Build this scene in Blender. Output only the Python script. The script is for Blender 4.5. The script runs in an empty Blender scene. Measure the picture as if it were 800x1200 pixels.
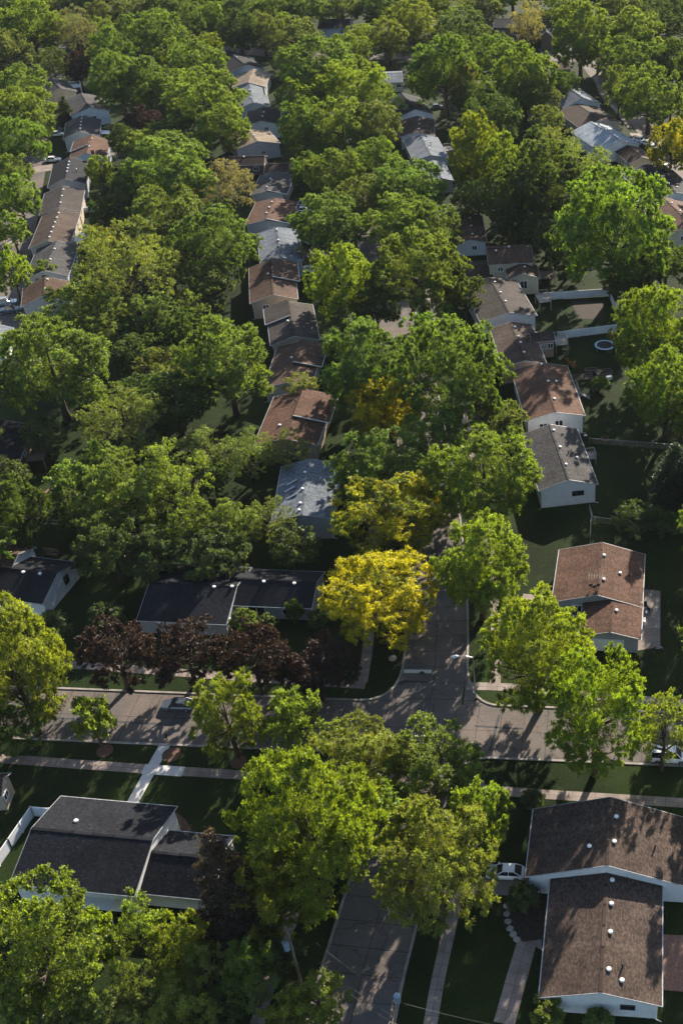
import bpy, bmesh, math, random
import numpy as np
from mathutils import Vector, Matrix
R_ = math.radians
sc = bpy.context.scene
COL = sc.collection

# ---------------------------------------------------------------- camera
F, PX, PY, HZ, CAM_H = 1300.0, 660.0, 600.0, -370.0, 115.0
PITCH = math.atan((PY - HZ) / F)
cam_d = bpy.data.cameras.new('camera')
cam = bpy.data.objects.new('camera', cam_d); COL.objects.link(cam)
cam.location = (0, 0, CAM_H)
cam.rotation_euler = (math.pi / 2 - PITCH, 0, 0)
cam_d.sensor_fit = 'VERTICAL'; cam_d.sensor_height = 24.0
cam_d.lens = 24.0 * F / 1200.0
cam_d.shift_x = (400 - PX) / 1200.0
cam_d.clip_start = 1.0; cam_d.clip_end = 6000.0
sc.camera = cam

# ---------------------------------------------------------------- light
SUN_AZ, SUN_EL = R_(21), R_(25)          # azimuth from +Y towards +X
w = bpy.data.worlds.new('World'); sc.world = w; w.use_nodes = True
nt = w.node_tree
sky = nt.nodes.new('ShaderNodeTexSky'); sky.sky_type = 'NISHITA'; sky.sun_disc = False
sky.sun_elevation = SUN_EL; sky.sun_rotation = SUN_AZ
bg = nt.nodes['Background']; bg.inputs['Strength'].default_value = 0.085
nt.links.new(sky.outputs[0], bg.inputs[0])
sd = bpy.data.lights.new('sun', 'SUN'); sd.energy = 5.0; sd.angle = R_(0.5); sd.color = (1.0, 0.89, 0.74)
so = bpy.data.objects.new('sun', sd); COL.objects.link(so)
sun_dir = Vector((math.sin(SUN_AZ) * math.cos(SUN_EL), math.cos(SUN_AZ) * math.cos(SUN_EL), math.sin(SUN_EL)))
so.rotation_euler = (-sun_dir).to_track_quat('-Z', 'Y').to_euler(); so.location = (0, 0, 200)
sc.view_settings.view_transform = 'Standard'; sc.view_settings.look = 'None'
sc.view_settings.exposure = 1.42; sc.view_settings.gamma = 1.0; sc.view_settings.use_curve_mapping = False
sc.cycles.use_denoising = True; sc.cycles.volume_bounces = 0
sc.cycles.max_bounces = 5; sc.cycles.diffuse_bounces = 2; sc.cycles.transmission_bounces = 4
sc.cycles.glossy_bounces = 2; sc.cycles.caustics_reflective = False; sc.cycles.caustics_refractive = False

# ---------------------------------------------------------------- survey helper: photo pixel -> point of the place at height z
CT, ST = math.cos(PITCH), math.sin(PITCH)
def P(px, py, z=0.0):
    r = (px - PX) / F; u = (PY - py) / F
    dz = -ST + u * CT; t = (CAM_H - z) / -dz
    return Vector((r * t, (CT + u * ST) * t, z))
def proj(v):
    dx, dy, dz = v[0], v[1], v[2] - CAM_H
    dep = dy * CT - dz * ST; up = dy * ST + dz * CT
    return PX + F * dx / dep, PY - F * up / dep, dep

# ---------------------------------------------------------------- materials
MATS = {}
def nodes(name):
    m = bpy.data.materials.new(name); m.use_nodes = True
    MATS[name] = m
    n = m.node_tree.nodes; l = m.node_tree.links
    return m, n, l, n['Principled BSDF']
def N(n, t, **kw):
    x = n.new(t)
    for k, v in kw.items():
        if k in x.inputs: x.inputs[k].default_value = v
        else: setattr(x, k, v)
    return x
def ramp(n, l, src, stops):
    r = n.new('ShaderNodeValToRGB'); e = r.color_ramp.elements
    while len(e) < len(stops): e.new(0.5)
    for i, (p, c) in enumerate(stops):
        e[i].position = p; e[i].color = (*c, 1)
    l.new(src, r.inputs[0]); return r
def mix(n, l, fac, a, b, mode='MIX'):
    m = n.new('ShaderNodeMix'); m.data_type = 'RGBA'; m.blend_type = mode
    for s, v in ((0, fac), (6, a), (7, b)):
        if hasattr(v, 'links'): l.new(v, m.inputs[s])
        elif isinstance(v, (int, float)): m.inputs[s].default_value = v
        else: m.inputs[s].default_value = (*v, 1)
    return m.outputs[2]
def sc_col(c, k): return tuple(min(1, x * k) for x in c)

def plain(name, col, rough=0.6, var=0.12, scale=1.5, metal=0.0, spec=0.4, bump=0.0):
    m, n, l, b = nodes(name)
    tc = N(n, 'ShaderNodeTexCoord')
    nz = N(n, 'ShaderNodeTexNoise', Scale=scale, Detail=5.0, Roughness=0.6); l.new(tc.outputs['Object'], nz.inputs['Vector'])
    r = ramp(n, l, nz.outputs[0], [(0.25, sc_col(col, 1 - var * 1.6)), (0.75, sc_col(col, 1 + var))])
    l.new(r.outputs[0], b.inputs['Base Color'])
    b.inputs['Roughness'].default_value = rough; b.inputs['Metallic'].default_value = metal
    b.inputs['Specular IOR Level'].default_value = spec
    if bump:
        bp = N(n, 'ShaderNodeBump', Strength=bump, Distance=0.05); l.new(nz.outputs[0], bp.inputs['Height']); l.new(bp.outputs[0], b.inputs['Normal'])
    return m

def shingle(name, col, speck=0.6, stain=0.35, stain_col=None):
    m, n, l, b = nodes(name)
    uv = N(n, 'ShaderNodeUVMap')
    br = N(n, 'ShaderNodeTexBrick', Scale=1.0, offset=0.5)
    br.inputs['Brick Width'].default_value = 0.33; br.inputs['Row Height'].default_value = 0.17
    br.inputs['Mortar Size'].default_value = 0.012; br.inputs['Bias'].default_value = 0.0
    br.inputs['Color1'].default_value = (*sc_col(col, 1 - speck * .55), 1)
    br.inputs['Color2'].default_value = (*sc_col(col, 1 + speck), 1)
    br.inputs['Mortar'].default_value = (*sc_col(col, .35), 1)
    l.new(uv.outputs[0], br.inputs['Vector'])
    oi = N(n, 'ShaderNodeObjectInfo')
    ad = N(n, 'ShaderNodeVectorMath', operation='ADD'); l.new(uv.outputs[0], ad.inputs[0]); l.new(oi.outputs['Location'], ad.inputs[1])
    nz = N(n, 'ShaderNodeTexNoise', Scale=0.22, Detail=6.0, Roughness=0.65); l.new(ad.outputs[0], nz.inputs['Vector'])
    r = ramp(n, l, nz.outputs[0], [(0.35, (1 - stain,) * 3), (0.7, (1 + stain * .6,) * 3)])
    c = mix(n, l, 1.0, br.outputs[0], r.outputs[0], 'MULTIPLY')
    # streaks running down the slope
    mp = N(n, 'ShaderNodeMapping'); mp.inputs['Scale'].default_value = (1.4, 0.12, 1); l.new(ad.outputs[0], mp.inputs[0])
    n2 = N(n, 'ShaderNodeTexNoise', Scale=1.0, Detail=3.0); l.new(mp.outputs[0], n2.inputs['Vector'])
    r2 = ramp(n, l, n2.outputs[0], [(0.35, (.72, .72, .72)), (0.65, (1.12, 1.12, 1.12))])
    c = mix(n, l, 0.7, c, r2.outputs[0], 'MULTIPLY')
    # seeds and twigs lying on the roof
    n3 = N(n, 'ShaderNodeTexNoise', Scale=5.0, Detail=2.0); l.new(ad.outputs[0], n3.inputs['Vector'])
    r3 = ramp(n, l, n3.outputs[0], [(0.66, (0, 0, 0)), (0.74, (.7, .7, .7))])
    c = mix(n, l, r3.outputs[0], c, mix(n, l, 0.5, c, (.30, .24, .15)))
    l.new(c, b.inputs['Base Color'])
    b.inputs['Roughness'].default_value = 0.85; b.inputs['Specular IOR Level'].default_value = 0.12
    bp = N(n, 'ShaderNodeBump', Strength=0.5, Distance=0.02); l.new(br.outputs[0], bp.inputs['Height']); l.new(bp.outputs[0], b.inputs['Normal'])
    return m

def siding(name, col, row=0.2):
    m, n, l, b = nodes(name)
    tc = N(n, 'ShaderNodeTexCoord'); sp = N(n, 'ShaderNodeSeparateXYZ'); l.new(tc.outputs['Object'], sp.inputs[0])
    mu = N(n, 'ShaderNodeMath', operation='MULTIPLY'); mu.inputs[1].default_value = 1 / row; l.new(sp.outputs[2], mu.inputs[0])
    fr = N(n, 'ShaderNodeMath', operation='FRACT'); l.new(mu.outputs[0], fr.inputs[0])
    r = ramp(n, l, fr.outputs[0], [(0.0, (.55, .55, .55)), (0.12, (1, 1, 1))])
    nz = N(n, 'ShaderNodeTexNoise', Scale=0.7, Detail=6.0, Roughness=.7); l.new(tc.outputs['Object'], nz.inputs['Vector'])
    r2 = ramp(n, l, nz.outputs[0], [(0.3, sc_col(col, .78)), (0.7, col)])
    c = mix(n, l, 0.8, r2.outputs[0], r.outputs[0], 'MULTIPLY')
    l.new(c, b.inputs['Base Color']); b.inputs['Roughness'].default_value = 0.55
    bp = N(n, 'ShaderNodeBump', Strength=0.6, Distance=0.02); l.new(fr.outputs[0], bp.inputs['Height']); l.new(bp.outputs[0], b.inputs['Normal'])
    return m

ROOF = dict(brown=shingle('roof_brown', (.085, .052, .037)), redbrown=shingle('roof_red_brown', (.105, .058, .040)),
            tan=shingle('roof_tan', (.21, .165, .125)), char=shingle('roof_charcoal', (.014, .016, .021), .7),
            dgrey=shingle('roof_dark_grey', (.062, .060, .060)), bgrey=shingle('roof_blue_grey', (.13, .15, .175)),
            lblue=shingle('roof_pale_blue_grey', (.30, .34, .37)), dbrown=shingle('roof_dark_brown', (.055, .038, .030)),
            gbrown=shingle('roof_grey_brown', (.076, .054, .043)), taupe=shingle('roof_taupe', (.056, .047, .043)))
WALL = dict(white=siding('siding_white', (.74, .75, .76)), grey=siding('siding_grey', (.38, .40, .42)),
            beige=siding('siding_beige', (.46, .38, .29)), brick=siding('brick_tan', (.30, .19, .13), .09),
            peach=siding('siding_peach', (.50, .34, .25)), blue=siding('siding_pale_blue', (.42, .50, .56)),
            dark=siding('siding_dark', (.14, .10, .08)), yellow=siding('siding_cream', (.55, .50, .36)))
WHITE = plain('white_trim', (.78, .78, .77), .45, .06)
TRIM = plain('painted_gutter', (.42, .43, .44), .5, .3, 2.0)
GLASS = plain('window_glass', (.02, .024, .03), .08, .2, spec=.8)
BLACK = plain('black_rubber', (.015, .015, .016), .8)
DARKM = plain('dark_metal', (.05, .05, .052), .45, metal=.6)
STEEL = plain('galvanised_steel', (.45, .46, .47), .35, metal=.8)
WOOD = plain('weathered_wood', (.20, .15, .11), .8, .3, 4.0)
GREYWOOD = plain('grey_deck_wood', (.33, .30, .27), .8, .3, 4.0)
BRICK = plain('red_brick', (.14, .07, .05), .85, .3, 6.0)
BARK = plain('bark', (.075, .055, .04), .9, .4, 3.0, bump=.5)
CARW = plain('car_paint_white', (.80, .80, .80), .18, .03, spec=.7)
CARD = plain('car_paint_dark', (.06, .075, .095), .15, .1, spec=.8)
CARS = plain('car_paint_silver', (.42, .44, .45), .2, .06, metal=.5, spec=.7)
LAMPM = plain('lamp_glass', (.8, .8, .82), .2)
VINYL = siding('vinyl_fence', (.72, .75, .80), 3.0)
TARP = plain('grey_tarp', (.30, .33, .36), .5, .3, 3.0)
MULCH = plain('mulch', (.12, .065, .043), .95, .5, 8.0, bump=.6)
CONC_NEW = plain('new_concrete', (.50, .49, .47), .8, .12, 2.0)
ORANGE = plain('orange_plastic', (.5, .16, .05), .5)
RED = plain('red_plastic', (.35, .05, .04), .5)
SOIL = plain('bare_soil', (.036, .026, .019), .95, .4, 2.0)
TRANS = plain('transformer_paint', (.17, .25, .31), .4, .08)
BRICKPAVE = plain('brick_paving', (.22, .12, .085), .9, .35, 5.0)

def corrugated():
    m, n, l, b = nodes('corrugated_white'); uv = N(n, 'ShaderNodeUVMap')
    wv = N(n, 'ShaderNodeTexWave', Scale=1.1); l.new(uv.outputs[0], wv.inputs['Vector'])
    r = ramp(n, l, wv.outputs[0], [(0.1, (.35, .36, .37)), (0.6, (.75, .75, .74))]); l.new(r.outputs[0], b.inputs['Base Color'])
    bp = N(n, 'ShaderNodeBump', Strength=.8, Distance=.05); l.new(wv.outputs[0], bp.inputs['Height']); l.new(bp.outputs[0], b.inputs['Normal'])
    b.inputs['Roughness'].default_value = .4
    return m
CORR = corrugated()

def grass_mat():
    m, n, l, b = nodes('grass'); g = N(n, 'ShaderNodeNewGeometry')
    a = N(n, 'ShaderNodeTexNoise', Scale=0.06, Detail=6.0, Roughness=.65); l.new(g.outputs['Position'], a.inputs['Vector'])
    f = N(n, 'ShaderNodeTexNoise', Scale=3.0, Detail=6.0, Roughness=.75); l.new(g.outputs['Position'], f.inputs['Vector'])
    c1 = ramp(n, l, a.outputs[0], [(0.3, (.007, .014, .003)), (0.5, (.012, .025, .004)), (0.62, (.020, .037, .006)), (.75, (.030, .036, .010))])
    c2 = ramp(n, l, f.outputs[0], [(0.3, (.5, .5, .5)), (0.7, (1.3, 1.3, 1.3))])
    c = mix(n, l, 1.0, c1.outputs[0], c2.outputs[0], 'MULTIPLY')
    wn = N(n, 'ShaderNodeTexNoise', Scale=.45, Detail=5.0, Roughness=.7); l.new(g.outputs['Position'], wn.inputs['Vector'])
    c = mix(n, l, ramp(n, l, wn.outputs[0], [(0.56, (0, 0, 0)), (0.72, (.75, .75, .75))]).outputs[0], c, (.030, .034, .012))      # dry, thin patches
    wd = N(n, 'ShaderNodeTexNoise', Scale=7.0, Detail=2.0); l.new(g.outputs['Position'], wd.inputs['Vector'])
    c = mix(n, l, ramp(n, l, wd.outputs[0], [(0.70, (0, 0, 0)), (0.76, (.8, .8, .8))]).outputs[0], c, (.14, .13, .06))           # weeds and fallen flowers
    l.new(c, b.inputs['Base Color']); b.inputs['Roughness'].default_value = .9; b.inputs['Specular IOR Level'].default_value = .1
    bp = N(n, 'ShaderNodeBump', Strength=.8, Distance=.15); l.new(f.outputs[0], bp.inputs['Height']); l.new(bp.outputs[0], b.inputs['Normal'])
    return m
GRASS = grass_mat()

def asphalt_mat():
    m, n, l, b = nodes('asphalt'); g = N(n, 'ShaderNodeNewGeometry')
    a = N(n, 'ShaderNodeTexNoise', Scale=0.12, Detail=7.0, Roughness=.7); l.new(g.outputs['Position'], a.inputs['Vector'])
    f = N(n, 'ShaderNodeTexNoise', Scale=6.0, Detail=3.0); l.new(g.outputs['Position'], f.inputs['Vector'])
    c = ramp(n, l, a.outputs[0], [(0.3, (.075, .068, .064)), (0.5, (.110, .098, .090)), (0.7, (.150, .128, .114))]).outputs[0]
    c = mix(n, l, .6, c, ramp(n, l, f.outputs[0], [(0.3, (.7, .7, .7)), (0.7, (1.25, 1.25, 1.25))]).outputs[0], 'MULTIPLY')
    # slab joints and sealed cracks
    uv = N(n, 'ShaderNodeUVMap')
    nz = N(n, 'ShaderNodeTexNoise', Scale=.5, Detail=5.0); l.new(g.outputs['Position'], nz.inputs['Vector'])
    wv = mix(n, l, .07, uv.outputs[0], nz.outputs[1])
    br = N(n, 'ShaderNodeTexBrick', Scale=1.0, offset=0.0); l.new(wv, br.inputs['Vector'])
    br.inputs['Brick Width'].default_value = 4.5; br.inputs['Row Height'].default_value = 3.0; br.inputs['Mortar Size'].default_value = .06
    br.inputs['Mortar Smooth'].default_value = .3
    for k in ('Color1', 'Color2'): br.inputs[k].default_value = (1, 1, 1, 1)
    br.inputs['Mortar'].default_value = (.25, .25, .25, 1)
    c = mix(n, l, .75, c, br.outputs[0], 'MULTIPLY')
    vo = N(n, 'ShaderNodeTexVoronoi', feature='DISTANCE_TO_EDGE', Scale=.16)
    av = N(n, 'ShaderNodeVectorMath', operation='ADD'); l.new(g.outputs['Position'], av.inputs[0])
    n5 = N(n, 'ShaderNodeTexNoise', Scale=.9, Detail=4.0); l.new(g.outputs['Position'], n5.inputs['Vector'])
    s5 = N(n, 'ShaderNodeVectorMath', operation='SCALE'); s5.inputs[3].default_value = 1.6; l.new(n5.outputs[1], s5.inputs[0]); l.new(s5.outputs[0], av.inputs[1])
    l.new(av.outputs[0], vo.inputs['Vector'])
    c = mix(n, l, .55, c, ramp(n, l, vo.outputs[0], [(0.004, (.3, .3, .3)), (0.016, (1, 1, 1))]).outputs[0], 'MULTIPLY')
    # oil and tar stains
    st = N(n, 'ShaderNodeTexNoise', Scale=.55, Detail=6.0, Roughness=.7); l.new(g.outputs['Position'], st.inputs['Vector'])
    c = mix(n, l, .85, c, ramp(n, l, st.outputs[0], [(0.27, (.3, .3, .3)), (0.36, (1, 1, 1))]).outputs[0], 'MULTIPLY')
    # fallen petals and seeds
    pe = N(n, 'ShaderNodeTexNoise', Scale=9.0, Detail=2.0); l.new(g.outputs['Position'], pe.inputs['Vector'])
    pm = N(n, 'ShaderNodeTexNoise', Scale=.13, Detail=3.0); l.new(g.outputs['Position'], pm.inputs['Vector'])
    pf = N(n, 'ShaderNodeMath', operation='MULTIPLY')
    l.new(ramp(n, l, pe.outputs[0], [(0.55, (0, 0, 0)), (0.66, (1, 1, 1))]).outputs[0], pf.inputs[0])
    l.new(ramp(n, l, pm.outputs[0], [(0.45, (0, 0, 0)), (0.6, (1, 1, 1))]).outputs[0], pf.inputs[1])
    c = mix(n, l, pf.outputs[0], c, (.30, .19, .15))
    l.new(c, b.inputs['Base Color']); b.inputs['Roughness'].default_value = .85; b.inputs['Specular IOR Level'].default_value = .2
    bp = N(n, 'ShaderNodeBump', Strength=.3, Distance=.02); l.new(f.outputs[0], bp.inputs['Height']); l.new(bp.outputs[0], b.inputs['Normal'])
    return m
ASPH = asphalt_mat()

def concrete_mat(name, col, joint=1.5):
    m, n, l, b = nodes(name); g = N(n, 'ShaderNodeNewGeometry'); uv = N(n, 'ShaderNodeUVMap')
    a = N(n, 'ShaderNodeTexNoise', Scale=.35, Detail=7.0, Roughness=.7); l.new(g.outputs['Position'], a.inputs['Vector'])
    c = ramp(n, l, a.outputs[0], [(0.3, sc_col(col, .6)), (0.7, sc_col(col, 1.15))]).outputs[0]
    br = N(n, 'ShaderNodeTexBrick', Scale=1.0, offset=0.0); l.new(uv.outputs[0], br.inputs['Vector'])
    br.inputs['Brick Width'].default_value = 50.0; br.inputs['Row Height'].default_value = joint; br.inputs['Mortar Size'].default_value = .03
    br.inputs['Color1'].default_value = (1, 1, 1, 1); br.inputs['Color2'].default_value = (.72, .70, .68, 1); br.inputs['Mortar'].default_value = (.3, .3, .3, 1)
    c = mix(n, l, .9, c, br.outputs[0], 'MULTIPLY')
    l.new(c, b.inputs['Base Color']); b.inputs['Roughness'].default_value = .85
    return m
CONC = concrete_mat('old_concrete', (.27, .22, .19))
KERBM = plain('kerb_concrete', (.26, .235, .21), .85, .3, .8)
PAINT = plain('road_paint', (.55, .54, .51), .7, .35, 6.0)

def leaf_mat(name, attr=True):
    m, n, l, b = nodes(name)
    oi = N(n, 'ShaderNodeObjectInfo'); g = N(n, 'ShaderNodeNewGeometry')
    hs = N(n, 'ShaderNodeHueSaturation')
    mr = N(n, 'ShaderNodeMapRange'); mr.inputs[3].default_value = .6; mr.inputs[4].default_value = 1.45
    at = N(n, 'ShaderNodeAttribute', attribute_name='tint'); mm = N(n, 'ShaderNodeMath', operation='MULTIPLY')
    l.new(g.outputs['Random Per Island'], mr.inputs[0]); l.new(mr.outputs[0], mm.inputs[0]); l.new(at.outputs['Fac'], mm.inputs[1]); l.new(mm.outputs[0], hs.inputs['Value'])
    mh = N(n, 'ShaderNodeMapRange'); mh.inputs[3].default_value = .485; mh.inputs[4].default_value = .515
    wn = N(n, 'ShaderNodeTexWhiteNoise', noise_dimensions='1D'); l.new(g.outputs['Random Per Island'], wn.inputs[1])
    l.new(wn.outputs[0], mh.inputs[0]); l.new(mh.outputs[0], hs.inputs['Hue'])
    if name == 'yellow_leaves':
        fr = N(n, 'ShaderNodeMath', operation='MULTIPLY'); fr.inputs[1].default_value = 7.31; l.new(g.outputs['Random Per Island'], fr.inputs[0])
        f2 = N(n, 'ShaderNodeMath', operation='FRACT'); l.new(fr.outputs[0], f2.inputs[0])
        nz = N(n, 'ShaderNodeTexNoise', Scale=.30, Detail=3.0); tc = N(n, 'ShaderNodeTexCoord'); l.new(tc.outputs['Object'], nz.inputs['Vector'])
        n2 = N(n, 'ShaderNodeMath', operation='MULTIPLY_ADD'); n2.inputs[1].default_value = 2.2; n2.inputs[2].default_value = -.6; l.new(nz.outputs[0], n2.inputs[0])
        ad = N(n, 'ShaderNodeMath', operation='MULTIPLY_ADD'); ad.inputs[1].default_value = .5; l.new(f2.outputs[0], ad.inputs[0]); l.new(n2.outputs[0], ad.inputs[2])
        sb = N(n, 'ShaderNodeMath', operation='SUBTRACT'); l.new(ad.outputs[0], sb.inputs[0]); l.new(oi.outputs['Alpha'], sb.inputs[1])
        l.new(mix(n, l, ramp(n, l, sb.outputs[0], [(0.0, (0, 0, 0)), (0.12, (1, 1, 1))]).outputs[0], (.095, .125, .020), oi.outputs['Color']), hs.inputs['Color'])
    else:
        l.new(oi.outputs['Color'], hs.inputs['Color'])
    out = n['Material Output']; n.remove(b)
    df = N(n, 'ShaderNodeBsdfDiffuse'); l.new(hs.outputs[0], df.inputs[0])
    tr = N(n, 'ShaderNodeBsdfTranslucent')
    tint = mix(n, l, 1.0, hs.outputs[0], (1.9, 1.95, .42), 'MULTIPLY'); l.new(tint, tr.inputs[0])
    gl = N(n, 'ShaderNodeBsdfGlossy', Roughness=.45); gl.inputs[0].default_value = (.9, .9, .9, 1)
    ms = N(n, 'ShaderNodeMixShader'); ms.inputs[0].default_value = .55
    l.new(df.outputs[0], ms.inputs[1]); l.new(tr.outputs[0], ms.inputs[2])
    m2 = N(n, 'ShaderNodeMixShader'); m2.inputs[0].default_value = .035
    l.new(ms.outputs[0], m2.inputs[1]); l.new(gl.outputs[0], m2.inputs[2])
    l.new(m2.outputs[0], out.inputs[0])
    return m
LEAF = leaf_mat('leaves'); LEAF_Y = leaf_mat('yellow_leaves', True)

# ---------------------------------------------------------------- mesh helpers
def link(name, me, mat=None, parent=None):
    o = bpy.data.objects.new(name, me); COL.objects.link(o)
    if mat is not None:
        for m in (mat if isinstance(mat, (list, tuple)) else [mat]): me.materials.append(m)
    if parent is not None: o.parent = parent
    return o
def tag(o, label=None, cat=None, group=None, kind=None):
    for k, v in (('label', label), ('category', cat), ('group', group), ('kind', kind)):
        if v: o[k] = v
    return o
def empty(name, loc, rz, label, cat, group=None):
    o = bpy.data.objects.new(name, None); COL.objects.link(o); o.empty_display_size = .5
    o.location = loc; o.rotation_euler = (0, 0, rz)
    return tag(o, label, cat, group)

class MB:
    def __init__(s): s.v = []; s.f = []; s.uv = []
    def face(s, pts, uv=None):
        i = len(s.v); s.v += [tuple(p) for p in pts]; s.f.append(tuple(range(i, i + len(pts))))
        s.uv += list(uv) if uv else [(p[0], p[1]) for p in pts]
        return s
    def box(s, c, d, rz=0.0, rx=0.0):
        hx, hy, hz = d[0] / 2, d[1] / 2, d[2] / 2
        M = Matrix.Rotation(rz, 3, 'Z') @ Matrix.Rotation(rx, 3, 'X'); c = Vector(c)
        q = [c + M @ Vector((x * hx, y * hy, z * hz)) for z in (-1, 1) for x, y in ((-1, -1), (1, -1), (1, 1), (-1, 1))]
        for f in ((3, 2, 1, 0), (4, 5, 6, 7), (0, 1, 5, 4), (1, 2, 6, 5), (2, 3, 7, 6), (3, 0, 4, 7)):
            s.face([q[k] for k in f], [(0, 0), (1, 0), (1, 1), (0, 1)])
        return s
    def bar(s, a, b, wd, ht=None):          # square bar from a to b
        a, b = Vector(a), Vector(b); d = b - a
        if d.length < 1e-5: return s
        ht = ht or wd; z = d.normalized()
        up = Vector((0, 0, 1)) if abs(z.z) < .95 else Vector((1, 0, 0))
        x = z.cross(up).normalized() * wd / 2; y = x.cross(z).normalized() * ht / 2
        q = [p + i * x + j * y for p in (a, b) for i, j in ((-1, -1), (1, -1), (1, 1), (-1, 1))]
        for f in ((3, 2, 1, 0), (4, 5, 6, 7), (0, 1, 5, 4), (1, 2, 6, 5), (2, 3, 7, 6), (3, 0, 4, 7)):
            s.face([q[k] for k in f], [(0, 0), (1, 0), (1, 1), (0, 1)])
        return s
    def tube(s, pts, rad, seg=8, cap=True):
        rings = []
        pts = [Vector(p) for p in pts]
        rad = rad if isinstance(rad, (list, tuple)) else [rad] * len(pts)
        for i, p in enumerate(pts):
            d = (pts[min(i + 1, len(pts) - 1)] - pts[max(i - 1, 0)]).normalized()
            up = Vector((0, 0, 1)) if abs(d.z) < .9 else Vector((1, 0, 0))
            x = d.cross(up).normalized(); y = x.cross(d)
            rings.append([p + rad[i] * (math.cos(t) * x + math.sin(t) * y) for t in [2 * math.pi * k / seg for k in range(seg)]])
        i0 = len(s.v)
        for r in rings: s.v += [tuple(q) for q in r]
        for i in range(len(rings) - 1):
            for k in range(seg):
                a = i0 + i * seg + k; b = i0 + i * seg + (k + 1) % seg
                s.f.append((a, b, b + seg, a + seg)); s.uv += [(0, 0), (1, 0), (1, 1), (0, 1)]
        if cap:
            for ring, rev in ((0, True), (len(rings) - 1, False)):
                ids = [i0 + ring * seg + k for k in range(seg)]
                s.f.append(tuple(reversed(ids)) if rev else tuple(ids)); s.uv += [(0, 0)] * seg
        return s
    def poly_prism(s, poly, z0, z1):
        poly = [Vector((p[0], p[1])) for p in poly]
        ar = sum(a.x * b.y - b.x * a.y for a, b in zip(poly, poly[1:] + poly[:1]))
        if ar < 0: poly = poly[::-1]
        s.face([(p.x, p.y, z1) for p in poly])
        for a, b in zip(poly, poly[1:] + poly[:1]):
            s.face([(a.x, a.y, z0), (b.x, b.y, z0), (b.x, b.y, z1), (a.x, a.y, z1)])
        return s
    def mesh(s, name):
        me = bpy.data.meshes.new(name); me.from_pydata(s.v, [], s.f)
        ul = me.uv_layers.new(name='UVMap'); flat = [c for u in s.uv for c in u]
        ul.data.foreach_set('uv', flat); me.update(); return me
    def build(s, name, mat, parent=None, smooth=False):
        me = s.mesh(name)
        if smooth: me.polygons.foreach_set('use_smooth', [True] * len(me.polygons))
        return link(name, me, mat, parent)

# ---------------------------------------------------------------- ground, roads, paths
g = MB(); g.face([(-1600, -400, 0), (1600, -400, 0), (1600, 3000, 0), (-1600, 3000, 0)])
tag(g.build('ground', GRASS), kind='structure')
hm = bpy.data.materials.new('haze'); hm.use_nodes = True; hn = hm.node_tree.nodes; hn.remove(hn['Principled BSDF'])
pv = hn.new('ShaderNodeVolumePrincipled'); pv.inputs['Color'].default_value = (.78, .86, .95, 1); pv.inputs['Density'].default_value = .00003; pv.inputs['Anisotropy'].default_value = 0.0
hm.node_tree.links.new(pv.outputs[0], hn['Material Output'].inputs['Volume'])
g = MB(); g.box((0, 1300, 58.5), (3300, 3500, 119)); tag(g.build('haze', hm), kind='stuff')

def smooth_line(pts, step=3.0):
    pts = [Vector((p[0], p[1])) for p in pts]
    pts = [pts[0] * 2 - pts[1]] + pts + [pts[-1] * 2 - pts[-2]]
    out = []
    for i in range(1, len(pts) - 2):
        p0, p1, p2, p3 = pts[i - 1:i + 3]; n = max(2, int((p2 - p1).length / step))
        for k in range(n):
            t = k / n
            out.append(.5 * ((2 * p1) + (p2 - p0) * t + (2 * p0 - 5 * p1 + 4 * p2 - p3) * t * t + (3 * p1 - p0 - 3 * p2 + p3) * t ** 3))
    out.append(pts[-2]); return out
def normals(line):
    r = []
    for i in range(len(line)):
        d = (line[min(i + 1, len(line) - 1)] - line[max(i - 1, 0)]).normalized(); r.append(Vector((d.y, -d.x)))
    return r                                # to the right of travel
def offset(line, d): return [p + n * d for p, n in zip(line, normals(line))]
def ribbon(name, line, wd, z, mat, thick=0.0, kind='structure'):
    L = offset(line, -wd / 2); Rr = offset(line, wd / 2); m = MB(); s = 0.0
    for i in range(len(line) - 1):
        e = (line[i + 1] - line[i]).length
        a, b, c, d = L[i], Rr[i], Rr[i + 1], L[i + 1]
        m.face([(*a, z), (*b, z), (*c, z), (*d, z)], [(-wd / 2, s), (wd / 2, s), (wd / 2, s + e), (-wd / 2, s + e)])
        if thick:
            m.face([(*a, z - thick), (*a, z), (*d, z), (*d, z - thick)]); m.face([(*b, z), (*b, z - thick), (*c, z - thick), (*c, z)])
        s += e
    return tag(m.build(name, mat), kind=kind)
def W2(*pp): return [P(x, y).xy for x, y in pp]

street_c = smooth_line([(-27, 20), (-24.2, 45)] + W2((413, 1190), (426, 1135), (452, 1044)) + [Vector((-19.8, 92)), Vector((-18.9, 108)), Vector((-18.8, 118))]
                       + W2((512, 690), (507, 610), (497, 530), (485, 460), (470, 395), (456, 345), (440, 280), (428, 220), (418, 160), (405, 75)), 4.0)
CW = 9.2; SWD = 9.0
def cross_y(x): return 107.0 - 0.053 * (x + 57) - .6       # centre line of the crossing street
cross_c = [Vector((x, cross_y(x))) for x in range(-260, 200, 5)]
ribbon('road', street_c, SWD, .004, ASPH)
ribbon('crossing_road', cross_c, CW, .008, ASPH)
far_c = smooth_line(W2((120, 50), (270, 58), (330, 64), (420, 66), (560, 66), (660, 66), (800, 66)), 8)
ribbon('far_road', far_c, 9, .012, ASPH)
left_c = smooth_line(W2((-30, 470), (-8, 400), (10, 330), (22, 270), (34, 210), (44, 150), (58, 90), (66, 48)), 6)
ribbon('side_road', left_c, 8.5, .016, ASPH)
right_c = smooth_line(W2((900, 330), (850, 260), (800, 205), (757, 150), (725, 115), (700, 85), (690, 70)), 5)
ribbon('curving_road', right_c, 8, .020, ASPH)

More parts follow.
